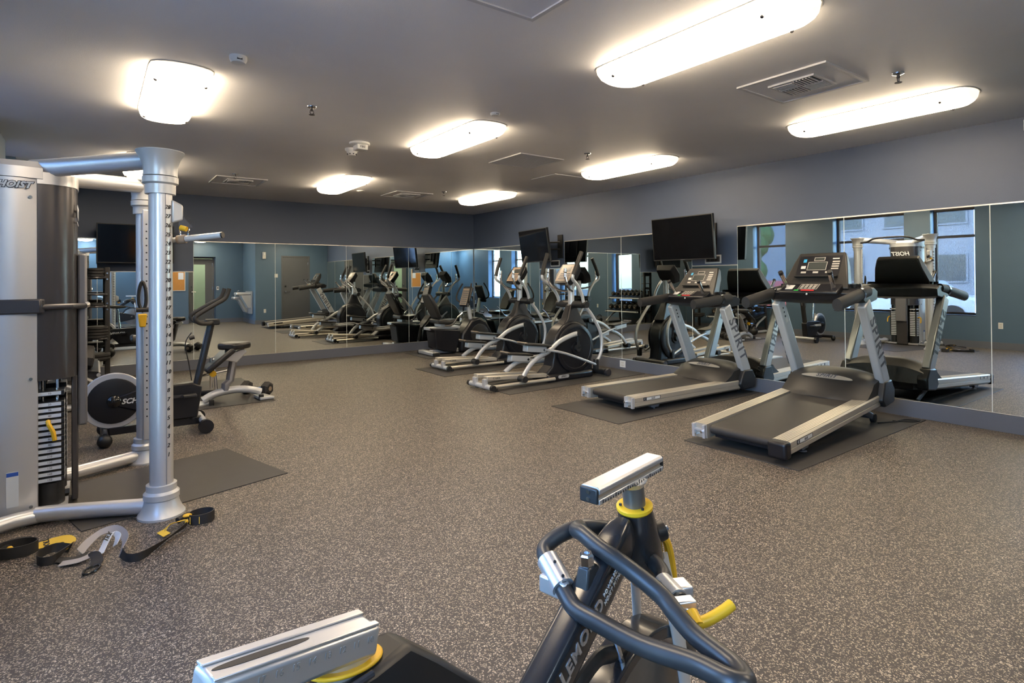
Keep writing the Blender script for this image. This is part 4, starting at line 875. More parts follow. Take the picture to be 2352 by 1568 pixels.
for s in (-1, 1):
    obj('wheel_cover', MB().lathe([(0.195, 0), (0.195, 0.012), (0.18, 0.016), (0.05, 0.02)], (0.02, s*0.022, 0.345), (0, s, 0), 36), 'charcoal', fw)
    obj('hub_cap', MB().lathe([(0.055, 0), (0.05, 0.03), (0.03, 0.045), (0.005, 0.05)], (0.02, s*0.04, 0.345), (0, s, 0), 20), 'black_gloss', fw)
ch = obj('drive_cover', MB().xz([(0.0, 0.31), (0.02, 0.375), (0.20, 0.43), (0.62, 0.44), (0.70, 0.40), (0.66, 0.115), (0.30, 0.115), (0.18, 0.24)], -0.055, 0.055), 'charcoal', t, bev=0.012)
txt('lettering', 'SCHWINN', 0.062, (0.22, -0.0565, 0.335), (1, 0, 0), (0, 0, 1), 'white', ch, shear=0.3, align='CENTER', bold=0.002)
txt('lettering', 'SCHWINN', 0.062, (0.26, 0.0565, 0.335), (-1, 0, 0), (0, 0, 1), 'white', ch, shear=0.3, align='CENTER', bold=0.002)
ps = obj('handlebar_post', MB().tube([(0.615, 0, 0.10), (0.66, 0, 0.42), (0.785, 0, 0.99)], 0.04, 12, flat=(0.032, 0.048)), 'black', t)
d = Vector((0.785-0.66, 0, 0.57)).normalized(); n = Vector((d.z, 0, -d.x))
bdg = obj('post_badge', MB().prism([Vector((0.685, -0.034, 0.54))+n*0.022, Vector((0.685, -0.034, 0.54))-n*0.022, Vector((0.735, -0.034, 0.77))-n*0.022, Vector((0.735, -0.034, 0.77))+n*0.022], (0, -0.001, 0)), 'black_gloss', ps)
txt('lettering', 'SCHWINN', 0.042, (0.715, -0.0358, 0.67), d, -n, 'white', bdg, bold=0.001)
obj('badge_dot', MB().cyl((0.69, -0.035, 0.555), (0.69, -0.037, 0.555), 0.012, 12), 'red', bdg)
obj('post_sleeve', MB().tube([(0.738, 0, 0.78), (0.765, 0, 0.90)], 0.03, 10, flat=(0.034, 0.035)), 'strip_grey', ps)
obj('bar_clamp', MB().box((0.73, -0.06, 0.965), (0.85, 0.06, 1.02)), 'black', t, bev=0.012)
for s in (-1, 1):
    obj('handlebar', MB().tube(cr([(0.80, s*0.03, 0.995), (0.74, s*0.10, 0.985), (0.66, s*0.15, 1.0), (0.63, s*0.155, 1.05), (0.70, s*0.15, 1.105), (0.80, s*0.14, 1.165), (0.885, s*0.125, 1.22), (0.92, s*0.12, 1.31)], 5), 0.019, 12), 'rubber', t)
obj('adjust_knob', MB().cyl((0.60, 0, 0.85), (0.64, 0, 0.86), 0.02), 'black', ps)
obj('seat_post', MB().tube([(0.31, 0, 0.42), (0.27, 0, 0.83)], 0.022, 12), 'chrome', t)
obj('seat', MB().loft([[(0.14, -0.11, 0.85), (0.14, 0.11, 0.85), (0.14, 0.10, 0.91), (0.14, -0.10, 0.91)], [(0.27, -0.07, 0.84), (0.27, 0.07, 0.84), (0.27, 0.06, 0.90), (0.27, -0.06, 0.90)], [(0.42, -0.022, 0.85), (0.42, 0.022, 0.85), (0.42, 0.02, 0.89), (0.42, -0.02, 0.89)]]), 'vinyl', t, bev=0.02)
ck = obj('crank_set', MB().cyl((0.42, -0.09, 0.33), (0.42, 0.09, 0.33), 0.02).box((0.41, -0.09, 0.32), (0.58, -0.075, 0.345)).box((0.26, 0.075, 0.315), (0.43, 0.09, 0.34)), 'gunmetal', t)
obj('pedal', MB().box((0.53, -0.18, 0.325), (0.64, -0.09, 0.35)), 'black', t, bev=0.006); obj('pedal', MB().box((0.20, 0.09, 0.315), (0.31, 0.18, 0.34)), 'black', t, bev=0.006)
obj('cable', MB().tube(cr([(0.62, 0.02, 0.9), (0.57, 0.02, 0.8), (0.60, 0.03, 0.6), (0.62, 0.02, 0.45)], 5), 0.005, 6), 'black', t)

# ================================================================== WEIGHT BENCH
t = thing('weight_bench', 'adjustable weight bench with black pads and silver frame beside the open floor', 'bench', (1.28, 7.18, 0), 0)
obj('foot_plate', MB().prism([(-0.42, -0.14, 0.008), (-0.20, -0.02, 0.008), (-0.20, 0.10, 0.008), (-0.42, 0.22, 0.008)], (0, 0, 0.014)), 'silver_paint', t)
obj('base_beam', MB().tube(cr([(-0.30, 0.02, 0.05), (-0.18, 0.02, 0.11), (0.0, 0.02, 0.135), (0.16, 0.0, 0.125), (0.30, 0.0, 0.08)], 4), 0.042, 12), 'silver_paint', t)
obj('front_foot', MB().prism([(0.26, -0.16, 0.01), (0.42, -0.16, 0.01), (0.36, 0.10, 0.01), (0.24, 0.10, 0.01)], (0, 0, 0.03)), 'silver_paint', t, bev=0.006)
for x, y in ((-0.23, -0.09), (0.28, -0.12)): obj('foot_clip', MB().box((x-0.025, y-0.02, 0.0), (x+0.025, y+0.02, 0.07)), 'black', t, bev=0.006)
obj('post', MB().tube([(-0.07, 0.03, 0.14), (-0.07, 0.03, 0.20), (-0.02, 0.05, 0.24), (0.04, 0.10, 0.55)], 0.05, 10, flat=(0.045, 0.06)), 'strip_grey', t)
obj('support_strut', MB().tube([(-0.21, 0.06, 0.18), (-0.21, 0.06, 0.52)], 0.016, 10).tube([(-0.16, 0.06, 0.14), (-0.185, 0.06, 0.50)], 0.018, 10), 'chrome', t)
obj('seat_bracket', MB().xz([(-0.16, 0.50), (0.12, 0.60), (0.16, 0.56), (0.05, 0.44)], 0.02, 0.13), 'silver', t, bev=0.01)
obj('seat_pad', MB().xy([(0.03+0.165*math.cos(a)*(1+0.06*math.cos(4*a)), 0.05+0.15*math.sin(a)*(1+0.06*math.cos(4*a))) for a in [2*PI*i/28 for i in range(28)]], 0.60, 0.675), 'vinyl', t, bev=0.025, seg=3)
obj('back_pad', MB().loft([[(-0.30, -0.12, 0.40), (-0.30, 0.14, 0.40), (-0.26, 0.14, 0.35), (-0.26, -0.12, 0.35)], [(0.0, -0.10, 0.645), (0.0, 0.30, 0.645), (0.03, 0.30, 0.585), (0.03, -0.10, 0.585)]]), 'vinyl', t, bev=0.025, seg=3)
obj('adjust_handle', MB().tube([(-0.32, 0.0, 0.33), (-0.20, 0.04, 0.34), (-0.02, 0.08, 0.36)], 0.014, 8), 'chrome', t)
obj('adjust_collar', MB().cyl((-0.20, 0.0, 0.34), (-0.20, 0.07, 0.34), 0.035, 12), 'yellow', t)
obj('rear_leg', MB().tube([(-0.1, 0.2, 0.09), (-0.28, 0.45, 0.06)], 0.035, 10), 'black', t)

# ================================================================== DUMBBELLS
def dumbbell_meshes(r, L):
    g = MB().cyl((-L*0.5, 0, r), (L*0.5, 0, r), 0.017, 12); k = MB()
    for i in range(5): k.lathe([(0.0185, 0), (0.0185, L*0.05)], (-L*0.3+i*L*0.13, 0, r), (1, 0, 0), 10)
    h = MB().lathe([(r*0.72, 0), (r*1.12, 0.015), (r*1.12, 0.075), (r*0.78, 0.092)], (0, 0, 0), (1, 0, 0), 6, up=(0, 0.5, 0.866))
    return g.mesh('handle'), h.mesh('hex_head')
DB = {}
def dumbbell(label, c, d, r, L, tilt=0.0, group='hex dumbbells'):
    key = (r, L)
    if key not in DB:
        g, h = dumbbell_meshes(r, L); g.materials.append(MATS['chrome']); h.materials.append(MATS['rubber']); DB[key] = (g, h)
    g, h = DB[key]
    t = thing('dumbbell', label, 'dumbbell', c, math.atan2(d[1], d[0]), group, ry=tilt)
    obj('handle', g, None, t)
    for s in (-1, 1):
        o = obj('hex_head', h, None, t); o.location = (s*L*0.42, 0, r); o.rotation_euler = (0, 0, 0 if s > 0 else PI)
        mk = obj('weight_mark', MB().prism([(0.0925, y, z) for y, z in arc(0, 0, r*0.4, 0, 2*PI, 6)[:-1]], (0.001, 0, 0)), 'tan_glare_and_trim', o)
    return t
dumbbell('black hex dumbbell lying on the mat beside the weight bench', (1.595, 7.45, 0.006), (0.62, -0.78), 0.075, 0.24)

# rack along the window wall
RX, RY = -0.36, 8.35
t = thing('dumbbell_rack', 'two-tier grey dumbbell rack by the window wall behind the cable machine', 'rack', (RX, RY, 0))
for s in (-1, 1):
    y = s*0.62
    obj('rack_leg', MB().tube([(-0.22, y, 0.05), (-0.12, y, 1.0)], 0.035, 8), 'gunmetal', t)
    obj('rack_foot', MB().tube([(-0.28, y, 0.04), (0.42, y, 0.04)], 0.035, 8), 'silver_paint', t)
    obj('brace', MB().tube([(-0.20, y, 0.42), (0.15, y, 0.26), (0.42, y, 0.06)], 0.025, 8), 'silver_paint', t)
    for z in (0.44, 0.84): obj('tray_side', MB().xz([(-0.20, z+0.07), (0.42 if z < 0.5 else 0.28, z-0.05), (0.42 if z < 0.5 else 0.28, z-0.11), (-0.20, z)], y-0.012, y+0.012), 'gunmetal', t)
for z, xe in ((0.44, 0.40), (0.84, 0.26)):
    obj('tray', MB().prism([(-0.18, -0.65, z+0.075), (xe, -0.65, z-0.035), (xe, -0.65, z-0.05), (-0.18, -0.65, z+0.055)], (0, 1.30, 0)), 'charcoal', t)
    obj('front_rail', MB().tube([(xe, -0.66, z-0.07), (xe, 0.66, z-0.07)], 0.02, 8), 'silver_paint', t)
for tier, (z, xc, r, L, n) in enumerate(((0.485, 0.13, 0.075, 0.30, 6), (0.89, 0.05, 0.058, 0.24, 7))):
    for k in range(n):
        y = -0.50+0.98*k/(n-1)
        w = ['first', 'second', 'third', 'fourth', 'fifth', 'sixth', 'seventh'][k]
        dumbbell('%s hex dumbbell on the %s tier of the rack, %s from the camera end' % ('large' if tier == 0 else 'small', 'lower' if tier == 0 else 'upper', w), (RX+xc, RY+y, z-0.012), (1, 0), r, L, tilt=0.19, group='dumbbells on the rack')
# plate tree
TX, TY = 0.02, 9.35
t = thing('plate_tree', 'upright dark weight plate tree in front of the back mirror', 'weight tree', (TX, TY, 0), 0.0)
for s in (-1, 1):
    up = obj('upright_bar', MB().box((s*0.125-0.03, -0.025, 0.10), (s*0.125+0.03, 0.025, 1.58)), 'graphite', t, bev=0.008)
    for z in (1.42, 1.50, 1.10, 1.02, 0.62): obj('bolt', MB().cyl((s*0.125, -0.025, z), (s*0.125, -0.035, z), 0.011, 8), 'chrome', up)
    obj('foot_bar', MB().tube([(s*0.125, -0.3, 0.05), (s*0.125, 0.3, 0.05)], 0.035, 8), 'graphite', t)
for z in (1.44, 1.22, 1.06, 0.64, 0.36):
    obj('shelf_bar', MB().tube(cr([(-0.12, -0.02, z), (-0.09, -0.13, z), (0, -0.17, z), (0.09, -0.13, z), (0.12, -0.02, z)], 4), 0.012, 8), 'gunmetal', t)
    obj('shelf_plate', MB().xy([(-0.095, 0.10), (-0.095, -0.11), (-0.06, -0.15), (0.06, -0.15), (0.095, -0.11), (0.095, 0.10)], z+0.004, z+0.012), 'gunmetal', t)
DM = {}
def plate_disc(label, z, k, r):
    if r not in DM:
        DM[r] = MB().lathe([(0.025, -0.0), (r*0.85, 0.0), (r, 0.006), (r, 0.032), (r*0.85, 0.038), (r*0.6, 0.033), (0.025, 0.038)], (0, 0, 0), (0, 0, 1), 28).mesh('weight_disc'); DM[r].materials.append(MATS['rubber'])
        for p in DM[r].polygons: p.use_smooth = True
        DM[r].set_sharp_from_angle(angle=math.radians(35))
    o = obj('weight_disc', DM[r], None)
    o.location = (TX, TY-0.03-r*0.25, z+0.0125+k*0.0385); return tag(o, label, 'weight plate', 'discs stacked on the tree')
nm = ['bottom one', 'second from the bottom', 'third from the bottom', 'topmost']
for k in range(3): plate_disc('small black weight disc lying on the top shelf of the tree, '+nm[k], 1.44, k, 0.092)
for k in range(4): plate_disc('medium black weight disc lying on the low shelf of the tree, '+nm[k], 0.64, k, 0.135)
for k in range(2): plate_disc('large black weight disc lying on the bottom shelf of the tree, '+nm[k], 0.36, k, 0.16)
plate_disc('single black weight disc on the middle shelf of the tree', 1.06, 0, 0.085)
t = thing('kettlebell', 'black kettlebell on the floor by the dumbbell rack', 'kettlebell', (0.22, 7.60, 0))
obj('bell', MB().ball((0, 0, 0.095), 0.1, 18, 12, (1, 1, 0.95)), 'black', t); obj('handle', MB().tube(cr([(-0.06, 0, 0.16), (-0.075, 0, 0.22), (0, 0, 0.255), (0.075, 0, 0.22), (0.06, 0, 0.16)], 5), 0.016, 10), 'gunmetal', t)

# ================================================================== SUSPENSION STRAPS on the floor
t = thing('suspension_trainer', 'black, grey and yellow suspension straps tangled on the floor by the cable machine', 'straps', (0.0, 3.6, 0))
def rib(name, pts, mt, wid=0.04, k=5):
    P = cr([Vector(p[:3])-Vector((0, 3.6, 0)) for p in pts], k); Wd = cr([Vector(p[3]) for p in pts], k)
    return obj(name, MB().ribbon(list(zip(P, Wd)), wid), mt, t)
U, F = (0, 0, 1), (0.6, -0.8, 0)
rib('long_strap', [(0.42, 3.66, 0.03, (0.5, 0.6, 0.6)), (0.33, 3.555, 0.022, (0.5, -0.5, 0.7)), (0.25, 3.45, 0.022, (0.3, -0.3, 0.9)), (0.185, 3.385, 0.022, U), (0.13, 3.40, 0.024, U), (0.105, 3.48, 0.03, (0.4, 0.2, 0.9))], 'rubber', 0.042)
rib('grey_strap', [(0.105, 3.47, 0.03, (0.4, 0.2, 0.9)), (0.13, 3.60, 0.05, (0.6, 0.2, 0.6)), (0.095, 3.73, 0.06, (0.3, 0.6, 0.6)), (0.03, 3.76, 0.05, (0.1, 0.8, 0.5)), (-0.03, 3.70, 0.03, (-0.4, 0.6, 0.6)), (-0.06, 3.63, 0.02, (-0.6, 0.3, 0.7))], 'grey_web', 0.042)
rs_ = rib('printed_strap', [(0.02, 3.55, 0.012, (0.8, -0.3, 0.4)), (0.045, 3.63, 0.035, (0.8, -0.2, 0.5)), (0.07, 3.70, 0.055, (0.8, -0.3, 0.3)), (0.10, 3.67, 0.045, (0.6, -0.6, 0.4)), (0.085, 3.62, 0.015, (0.4, -0.7, 0.5))], 'label_white', 0.04)
txt('lettering', 'TRX', 0.035, (0.058, 3.66-3.6, 0.054), (0.45, 1.0, 0.3), (-0.7, 0.3, 0.5), 'ink', rs_, bold=0.001)
rib('black_strap', [(-0.03, 3.57, 0.02, (0.8, -0.3, 0.5)), (0.0, 3.53, 0.03, (0.8, -0.4, 0.4)), (0.01, 3.45, 0.022, (0.9, -0.1, 0.2)), (0.0, 3.43, 0.012, (0.9, 0.1, 0.1))], 'rubber', 0.05)
rib('folded_strap', [(-0.15, 3.62, 0.012, (0.3, 0.9, 0.1)), (-0.09, 3.57, 0.012, (0.4, 0.9, 0.1)), (-0.03, 3.58, 0.02, (0.3, 0.9, 0.2))], 'rubber', 0.05)
rib('grey_fold', [(-0.135, 3.555, 0.012, (0.4, 0.9, 0.1)), (-0.06, 3.535, 0.016, (0.3, 0.9, 0.1)), (0.0, 3.57, 0.02, (0.2, 0.9, 0.3))], 'grey_web', 0.045)
rib('looped_strap', [(-0.10, 3.71, 0.02, (0.4, 0.1, 0.9)), (-0.165, 3.74, 0.03, (0.3, 0.2, 0.9)), (-0.225, 3.69, 0.028, U), (-0.22, 3.62, 0.024, U), (-0.17, 3.60, 0.022, U), (-0.13, 3.66, 0.028, (0.5, 0.2, 0.8)), (-0.10, 3.72, 0.03, (0.6, 0.2, 0.6))], 'rubber', 0.044)
yw = rib('yellow_strap', [(-0.235, 3.86, 0.014, (-0.1, 0.9, 0.3)), (-0.17, 3.87, 0.018, (-0.1, 0.9, 0.4)), (-0.12, 3.85, 0.025, (0.5, 0.8, 0.3)), (-0.10, 3.79, 0.02, (0.9, 0.3, 0.3)), (-0.125, 3.735, 0.018, (0.9, 0.2, 0.3))], 'yellow_web', 0.05)
txt('lettering', 'TRX', 0.035, (-0.205, 3.866-3.6, 0.019), (0.15, -1.0, -0.3), (1, 0.15, 0.05), 'ink', yw, bold=0.001)
rib('yellow_tab', [(-0.16, 3.655, 0.012, (0.7, 0.6, 0.1)), (-0.12, 3.69, 0.025, (0.8, 0.4, 0.2))], 'yellow_web', 0.03)
rib('yellow_wrap', [(0.30, 3.655, 0.012, (0.5, -0.6, 0.5)), (0.33, 3.69, 0.03, (0.4, -0.6, 0.5)), (0.375, 3.70, 0.035, (0.4, -0.8, 0.3)), (0.42, 3.71, 0.035, (0.3, -0.9, 0.2))], 'yellow_web', 0.045)
rib('yellow_wrap', [(0.29, 3.66, 0.02, (0.9, 0.5, 0.1)), (0.315, 3.60, 0.015, (0.9, 0.5, 0.1))], 'yellow_web', 0.04)
def cradle(name, c, rx, ry, rz, z):
    P = [Vector((c[0]+rx*math.cos(a)*math.cos(rz)-ry*math.sin(a)*math.sin(rz), c[1]-3.6+rx*math.cos(a)*math.sin(rz)+ry*math.sin(a)*math.cos(rz), z)) for a in [2*PI*i/24 for i in range(25)]]
    return obj(name, MB().ribbon([(p, (0.05*(p.x-c[0]), 0.05*(p.y+3.6-c[1]), 1)) for p in P], 0.055, 0.006), 'rubber', t)
ck = cradle('foot_cradle', (0.497, 3.72), 0.065, 0.055, 0.2, 0.032); cradle('foot_cradle', (-0.32, 3.85), 0.085, 0.06, -0.2, 0.03)
for (x, y) in ((0.478, 3.667), (0.435, 3.69)): obj('stitch_mark', MB().box((x-0.002, y-3.6-0.006, 0.012), (x+0.002, y-3.6-0.002, 0.05)), 'yellow_web', ck)
obj('foam_handle', MB().tube(cr([(-0.40, 3.90-3.6, 0.02), (-0.34, 3.93-3.6, 0.035), (-0.27, 3.93-3.6, 0.03)], 4), 0.02, 10), 'rubber', t)
obj('foam_handle', MB().tube(cr([(0.38, 3.74-3.6, 0.028), (0.43, 3.77-3.6, 0.035), (0.45, 3.74-3.6, 0.035)], 4), 0.018, 10), 'rubber', t)
obj('yellow_clip', MB().ball((0.425, 3.715-3.6, 0.055), 0.017, 10, 6, (1.4, 1, 0.6)).ball((0.415, 3.66-3.6, 0.04), 0.01, 10, 6), 'yellow', t)
obj('yellow_clip', MB().ball((-0.345, 3.83-3.6, 0.035), 0.017, 10, 6, (1, 1, 1.2)), 'yellow', t)
obj('carabiner', MB().tube(cr([(-0.045, 3.38-3.6, 0.008), (-0.03, 3.42-3.6, 0.01), (0.01, 3.44-3.6, 0.012), (0.02, 3.41-3.6, 0.01), (-0.005, 3.375-3.6, 0.008), (-0.035, 3.365-3.6, 0.008)], 4, closed=True), 0.0055, 8, closed=True), 'black_gloss', t)

# ================================================================== STUDIO BIKE in the foreground
t = thing('studio_bike', 'black studio cycling bike in the foreground missing its saddle, with yellow levers', 'exercise bike', (0.8528, 0.7935, 0), math.radians(12.5))
# handlebar post slider
sl = obj('bar_slider', MB().yz([(-0.021, 0.967), (-0.021, 0.976), (-0.014, 0.977), (-0.014, 0.985), (-0.021, 0.986), (-0.021, 0.994), (-0.016, 0.998), (0.016, 0.998), (0.021, 0.994), (0.021, 0.986), (0.014, 0.985), (0.014, 0.977), (0.021, 0.976), (0.021, 0.967)], -0.12, 0.13), 'alu', t, bev=0.0015)
obj('slider_wear', MB().box((-0.115, -0.0155, 0.9775), (0.125, -0.0142, 0.9845)), 'tan_glare_and_trim', sl)
for x, s in ((-0.12, -1), (0.13, 1)):
    ec = obj('end_plug', MB().box((min(x, x+s*0.006), -0.0195, 0.968), (max(x, x+s*0.006), 0.0195, 0.9965)), 'black', sl, bev=0.003)
    for z in (0.976, 0.989): obj('screw', MB().cyl((x+s*0.006, 0.0, z), (x+s*0.0075, 0.0, z), 0.004, 8), 'chrome', ec)
for k in range(26): obj('scale_tick', MB().box((-0.11+k*0.009, -0.0218, 0.968), (-0.108+k*0.009, -0.0210, 0.972 if k % 5 else 0.9755)), 'ink', sl, flat=True)
obj('bar_post', MB().cyl((0.052, 0, 0.86), (0.034, 0, 0.968), 0.0225, 24), 'flywheel', t)
obj('post_flange', MB().cyl((0.0355, 0, 0.956), (0.034, 0, 0.968), 0.0225, 24, 0.030), 'alu', t)
cz = Vector((0.0435, 0, 0.9085)); ax = Vector((-0.16, 0, 0.98))
obj('post_collar', MB().lathe([(0.034, -0.004), (0.037, 0.0), (0.037, 0.006), (0.033, 0.008), (0.023, 0.008)], cz, ax, 28), 'yellow', t)
for a in (0.6, 2.4, 4.2): obj('collar_screw', MB().cyl(cz+Vector((0.03*math.cos(a), 0.03*math.sin(a), 0.006)), cz+Vector((0.03*math.cos(a), 0.03*math.sin(a), 0.010)), 0.003, 8), 'ink', t)
def sec(c, rx, ry, ax_, n=20):
    ax_ = Vector(ax_).normalized(); e1 = Vector((ax_.z, 0, -ax_.x)); e2 = Vector((0, 1, 0)); c = Vector(c)
    return [c+e1*rx*math.cos(2*PI*k/n)+e2*ry*math.sin(2*PI*k/n) for k in range(n)]
obj('head_tube', MB().loft([sec((0.044, 0, 0.905), 0.0355, 0.035, ax), sec((0.052, 0, 0.875), 0.044, 0.037, ax), sec((0.064, 0, 0.83), 0.056, 0.039, ax), sec((0.078, 0, 0.785), 0.058, 0.038, ax), sec((0.094, 0, 0.750), 0.045, 0.032, ax), sec((0.102, 0, 0.738), 0.022, 0.020, ax)]), 'frame_black', t)
obj('knob_boss', MB().lathe([(0.022, 0), (0.020, 0.02), (0.012, 0.024)], (0.108, -0.012, 0.838), (0.8, -0.5, 0.2), 20), 'black', t)
obj('knob_bolt', MB().lathe([(0.007, 0.022), (0.006, 0.030), (0.002, 0.032)], (0.108, -0.012, 0.838), (0.8, -0.5, 0.2), 12), 'chrome', t)
obj('head_lever', MB().tube(cr([(0.118, -0.002, 0.822), (0.135, -0.018, 0.820), (0.146, -0.022, 0.80), (0.158, -0.022, 0.765), (0.166, -0.022, 0.728)], 4), 0.0095, 10, rs=[0.8+0.02*min(i, 15) for i in range(17)]), 'yellow', t)
# main tube from head down to the crank case
def bar(a, b, w, h, y=0.0):
    a = Vector(a); b = Vector(b); d = (b-a).normalized(); n = Vector((d.z, 0, -d.x))
    def rg(p, k=1.0):
        out = []
        for q in range(24):
            an = 2*PI*q/24; c, s = math.cos(an), math.sin(an)
            out.append(p+n*h*k*(abs(c)**0.45)*(1 if c > 0 else -1)+Vector((0, w*k*(abs(s)**0.45)*(1 if s > 0 else -1), 0)))
        return out
    return MB().loft([rg(a-d*0.012, 0.55), rg(a+d*0.012, 0.86), rg(a+d*0.045), rg(b)]), d, n
mb, d, n = bar((0.0, 0, 0.878), (-0.60, 0, 0.475), 0.028, 0.040)
mt_ = obj('main_tube', mb, 'frame_black', t)
def on(tt, off, y=-0.0285): return Vector((-0.005, 0, 0.878))+d*tt-n*off*1.0+Vector((0, y, 0))
q = on(0.284, -0.002); txt('lettering', 'L', 0.044, q, -d, -n if n.z < 0 else n, 'alu', mt_, shear=0.12, bold=0.001)
q = on(0.210, -0.002); txt('lettering', 'EMOND', 0.0335, q, -d, -n if n.z < 0 else n, 'alu', mt_, shear=0.12, spacing=1.12, bold=0.001)
q = on(0.100, -0.004); txt('lettering', 'POWERED BY', 0.011, q, -d, -n if n.z < 0 else n, 'white', mt_, spacing=1.1)
q = on(0.104, 0.010); txt('lettering', 'HOIST FITNESS', 0.011, q, -d, -n if n.z < 0 else n, 'white', mt_, shear=0.2, spacing=1.1)
obj('gusset', MB().loft([[Vector((-0.125+x, y, 0.815+z)) for x, y, z in ((-0.03, -0.016, 0.0), (0.03, -0.016, 0.02), (0.03, 0.016, 0.02), (-0.03, 0.016, 0.0))], [Vector((-0.13+x, y, 0.858)) for x, y in ((-0.014, -0.012), (0.014, -0.012), (0.014, 0.012), (-0.014, 0.012))]]), 'worn_black', t, bev=0.004)
obj('hex_nut', MB().lathe([(0.012, 0), (0.0135, 0.003), (0.0135, 0.020), (0.011, 0.023), (0.006, 0.023), (0.006, 0.012)], (-0.131, 0, 0.857), (-0.1, 0, 1), 6), 'chrome', t, flat=True)
# handlebar, swung round to the near side
hb = cr([(-0.163, 0.033, 0.821), (-0.150, 0.062, 0.834), (-0.140, 0.088, 0.845), (-0.123, 0.104, 0.854), (-0.095, 0.100, 0.865), (-0.060, 0.088, 0.872), (-0.028, 0.072, 0.872), (0.020, 0.052, 0.858), (0.058, 0.046, 0.835), (0.066, 0.020, 0.812), (0.050, -0.040, 0.806), (0.012, -0.078, 0.808), (-0.030, -0.100, 0.813), (-0.062, -0.150, 0.8145)], 5)
obj('handlebar_front', MB().tube(hb, 0.0155, 14), 'worn_black', t)
hl = cr([(-0.158, 0.045, 0.826), (-0.172, 0.015, 0.811), (-0.182, -0.012, 0.802), (-0.187, -0.060, 0.801), (-0.192, -0.145, 0.800), (-0.196, -0.233, 0.812), (-0.208, -0.285, 0.819), (-0.200, -0.304, 0.818), (-0.178, -0.296, 0.813), (-0.159, -0.273, 0.810), (-0.137, -0.208, 0.815), (-0.122, -0.165, 0.830), (-0.110, -0.133, 0.843), (-0.104, -0.065, 0.865), (-0.095, -0.005, 0.876), (-0.083, 0.040, 0.885), (-0.070, 0.066, 0.882), (-0.045, 0.074, 0.876)], 5)
obj('handlebar_loop', MB().tube(hl, 0.0155, 14), 'worn_black', t)
cl = obj('bar_clamp', MB().cyl((-0.139, 0.085, 0.843), (-0.164, 0.030, 0.819), 0.0215, 20), 'alu', t)
obj('clamp_plate', MB().box((-0.176, 0.018, 0.800), (-0.158, 0.078, 0.832)), 'alu', cl, bev=0.004)
for k in (0.25, 0.75): obj('screw', MB().cyl(Vector((-0.139, 0.085, 0.843)).lerp((-0.164, 0.030, 0.819), k)+Vector((-0.006, -0.012, 0.012)), Vector((-0.139, 0.085, 0.843)).lerp((-0.164, 0.030, 0.819), k)+Vector((-0.010, -0.016, 0.018)), 0.003, 8), 'ink', cl)
c2 = obj('bar_clamp', MB().cyl((-0.020, -0.094, 0.812), (-0.058, -0.143, 0.814), 0.019, 20), 'alu', t)
obj('clamp_jaw', MB().box((-0.050, -0.150, 0.800), (-0.012, -0.100, 0.828), rotZ(0.9)), 'alu', c2, bev=0.004)
obj('clamp_jaw', MB().box((-0.085, -0.178, 0.800), (-0.062, -0.142, 0.830), rotZ(0.9)), 'alu', c2, bev=0.003)
obj('clamp_rod', MB().cyl((-0.066, -0.150, 0.814), (-0.092, -0.182, 0.812), 0.006, 10), 'chrome', c2)
lv = obj('clamp_lever', MB().tube([(-0.084, -0.176, 0.816), (-0.098, -0.194, 0.806)], 0.012, 12).tube(cr([(-0.094, -0.190, 0.808), (-0.078, -0.202, 0.811), (-0.050, -0.216, 0.818), (-0.030, -0.224, 0.824)], 4), 0.0095, 12), 'yellow', t, bev=0)
obj('lever_bolt', MB().cyl((-0.098, -0.196, 0.803), (-0.104, -0.206, 0.799), 0.005, 10), 'ink', lv)
# fork strut, flywheel, guard, crank case
obj('fork_blade', MB().loft([sec((0.112, -0.026, 0.79), 0.021, 0.007, (0.2, 0, -1)), sec((0.158, -0.042, 0.59), 0.024, 0.007, (0.2, 0, -1)), sec((0.185, -0.05, 0.42), 0.020, 0.007, (0.2, 0, -1))]), 'silver_paint', t)
obj('fork_blade', MB().loft([sec((0.088, 0.03, 0.80), 0.016, 0.006, (0.2, 0, -1)), sec((0.135, 0.045, 0.59), 0.017, 0.006, (0.2, 0, -1)), sec((0.17, 0.05, 0.42), 0.018, 0.006, (0.2, 0, -1))]), 'silver', t)
fw = obj('flywheel', MB().lathe([(0.05, -0.012), (0.21, -0.012), (0.222, -0.008), (0.222, 0.008), (0.21, 0.012), (0.05, 0.012)], (0.03, 0, 0.40), (0, 1, 0), 48), 'flywheel', t)
obj('axle', MB().cyl((0.03, -0.07, 0.40), (0.03, 0.07, 0.40), 0.02, 16), 'chrome', fw)
ga = arc(0.03, 0.40, 0.262, 0.3, 2.9, 20)+arc(0.03, 0.40, 0.236, 2.9, 0.3, 20)
obj('wheel_guard', MB().xz(ga, -0.035, 0.035), 'frame_black', t, bev=0.004)
obj('guard_rod', MB().cyl((-0.07, -0.02, 0.70), (-0.045, -0.02, 0.645), 0.006, 10), 'chrome', t)
obj('brake_arm', MB().tube(cr([(-0.20, -0.01, 0.66), (-0.12, -0.012, 0.685), (-0.06, -0.012, 0.668), (-0.01, -0.01, 0.662)], 4), 0.014, 10, flat=(0.010, 0.016)), 'worn_black', t)
obj('crank_case', MB().xz([(-0.64, 0.50), (-0.50, 0.56), (-0.22, 0.52), (0.10, 0.44), (0.10, 0.33), (-0.25, 0.25), (-0.55, 0.24), (-0.66, 0.34)], -0.035, 0.035), 'frame_black', t, bev=0.012)
obj('crank', MB().cyl((-0.42, -0.10, 0.40), (-0.42, 0.10, 0.40), 0.02).box((-0.435, -0.10, 0.24), (-0.405, -0.085, 0.41)).box((-0.435, 0.085, 0.39), (-0.405, 0.10, 0.56)), 'alu', t)
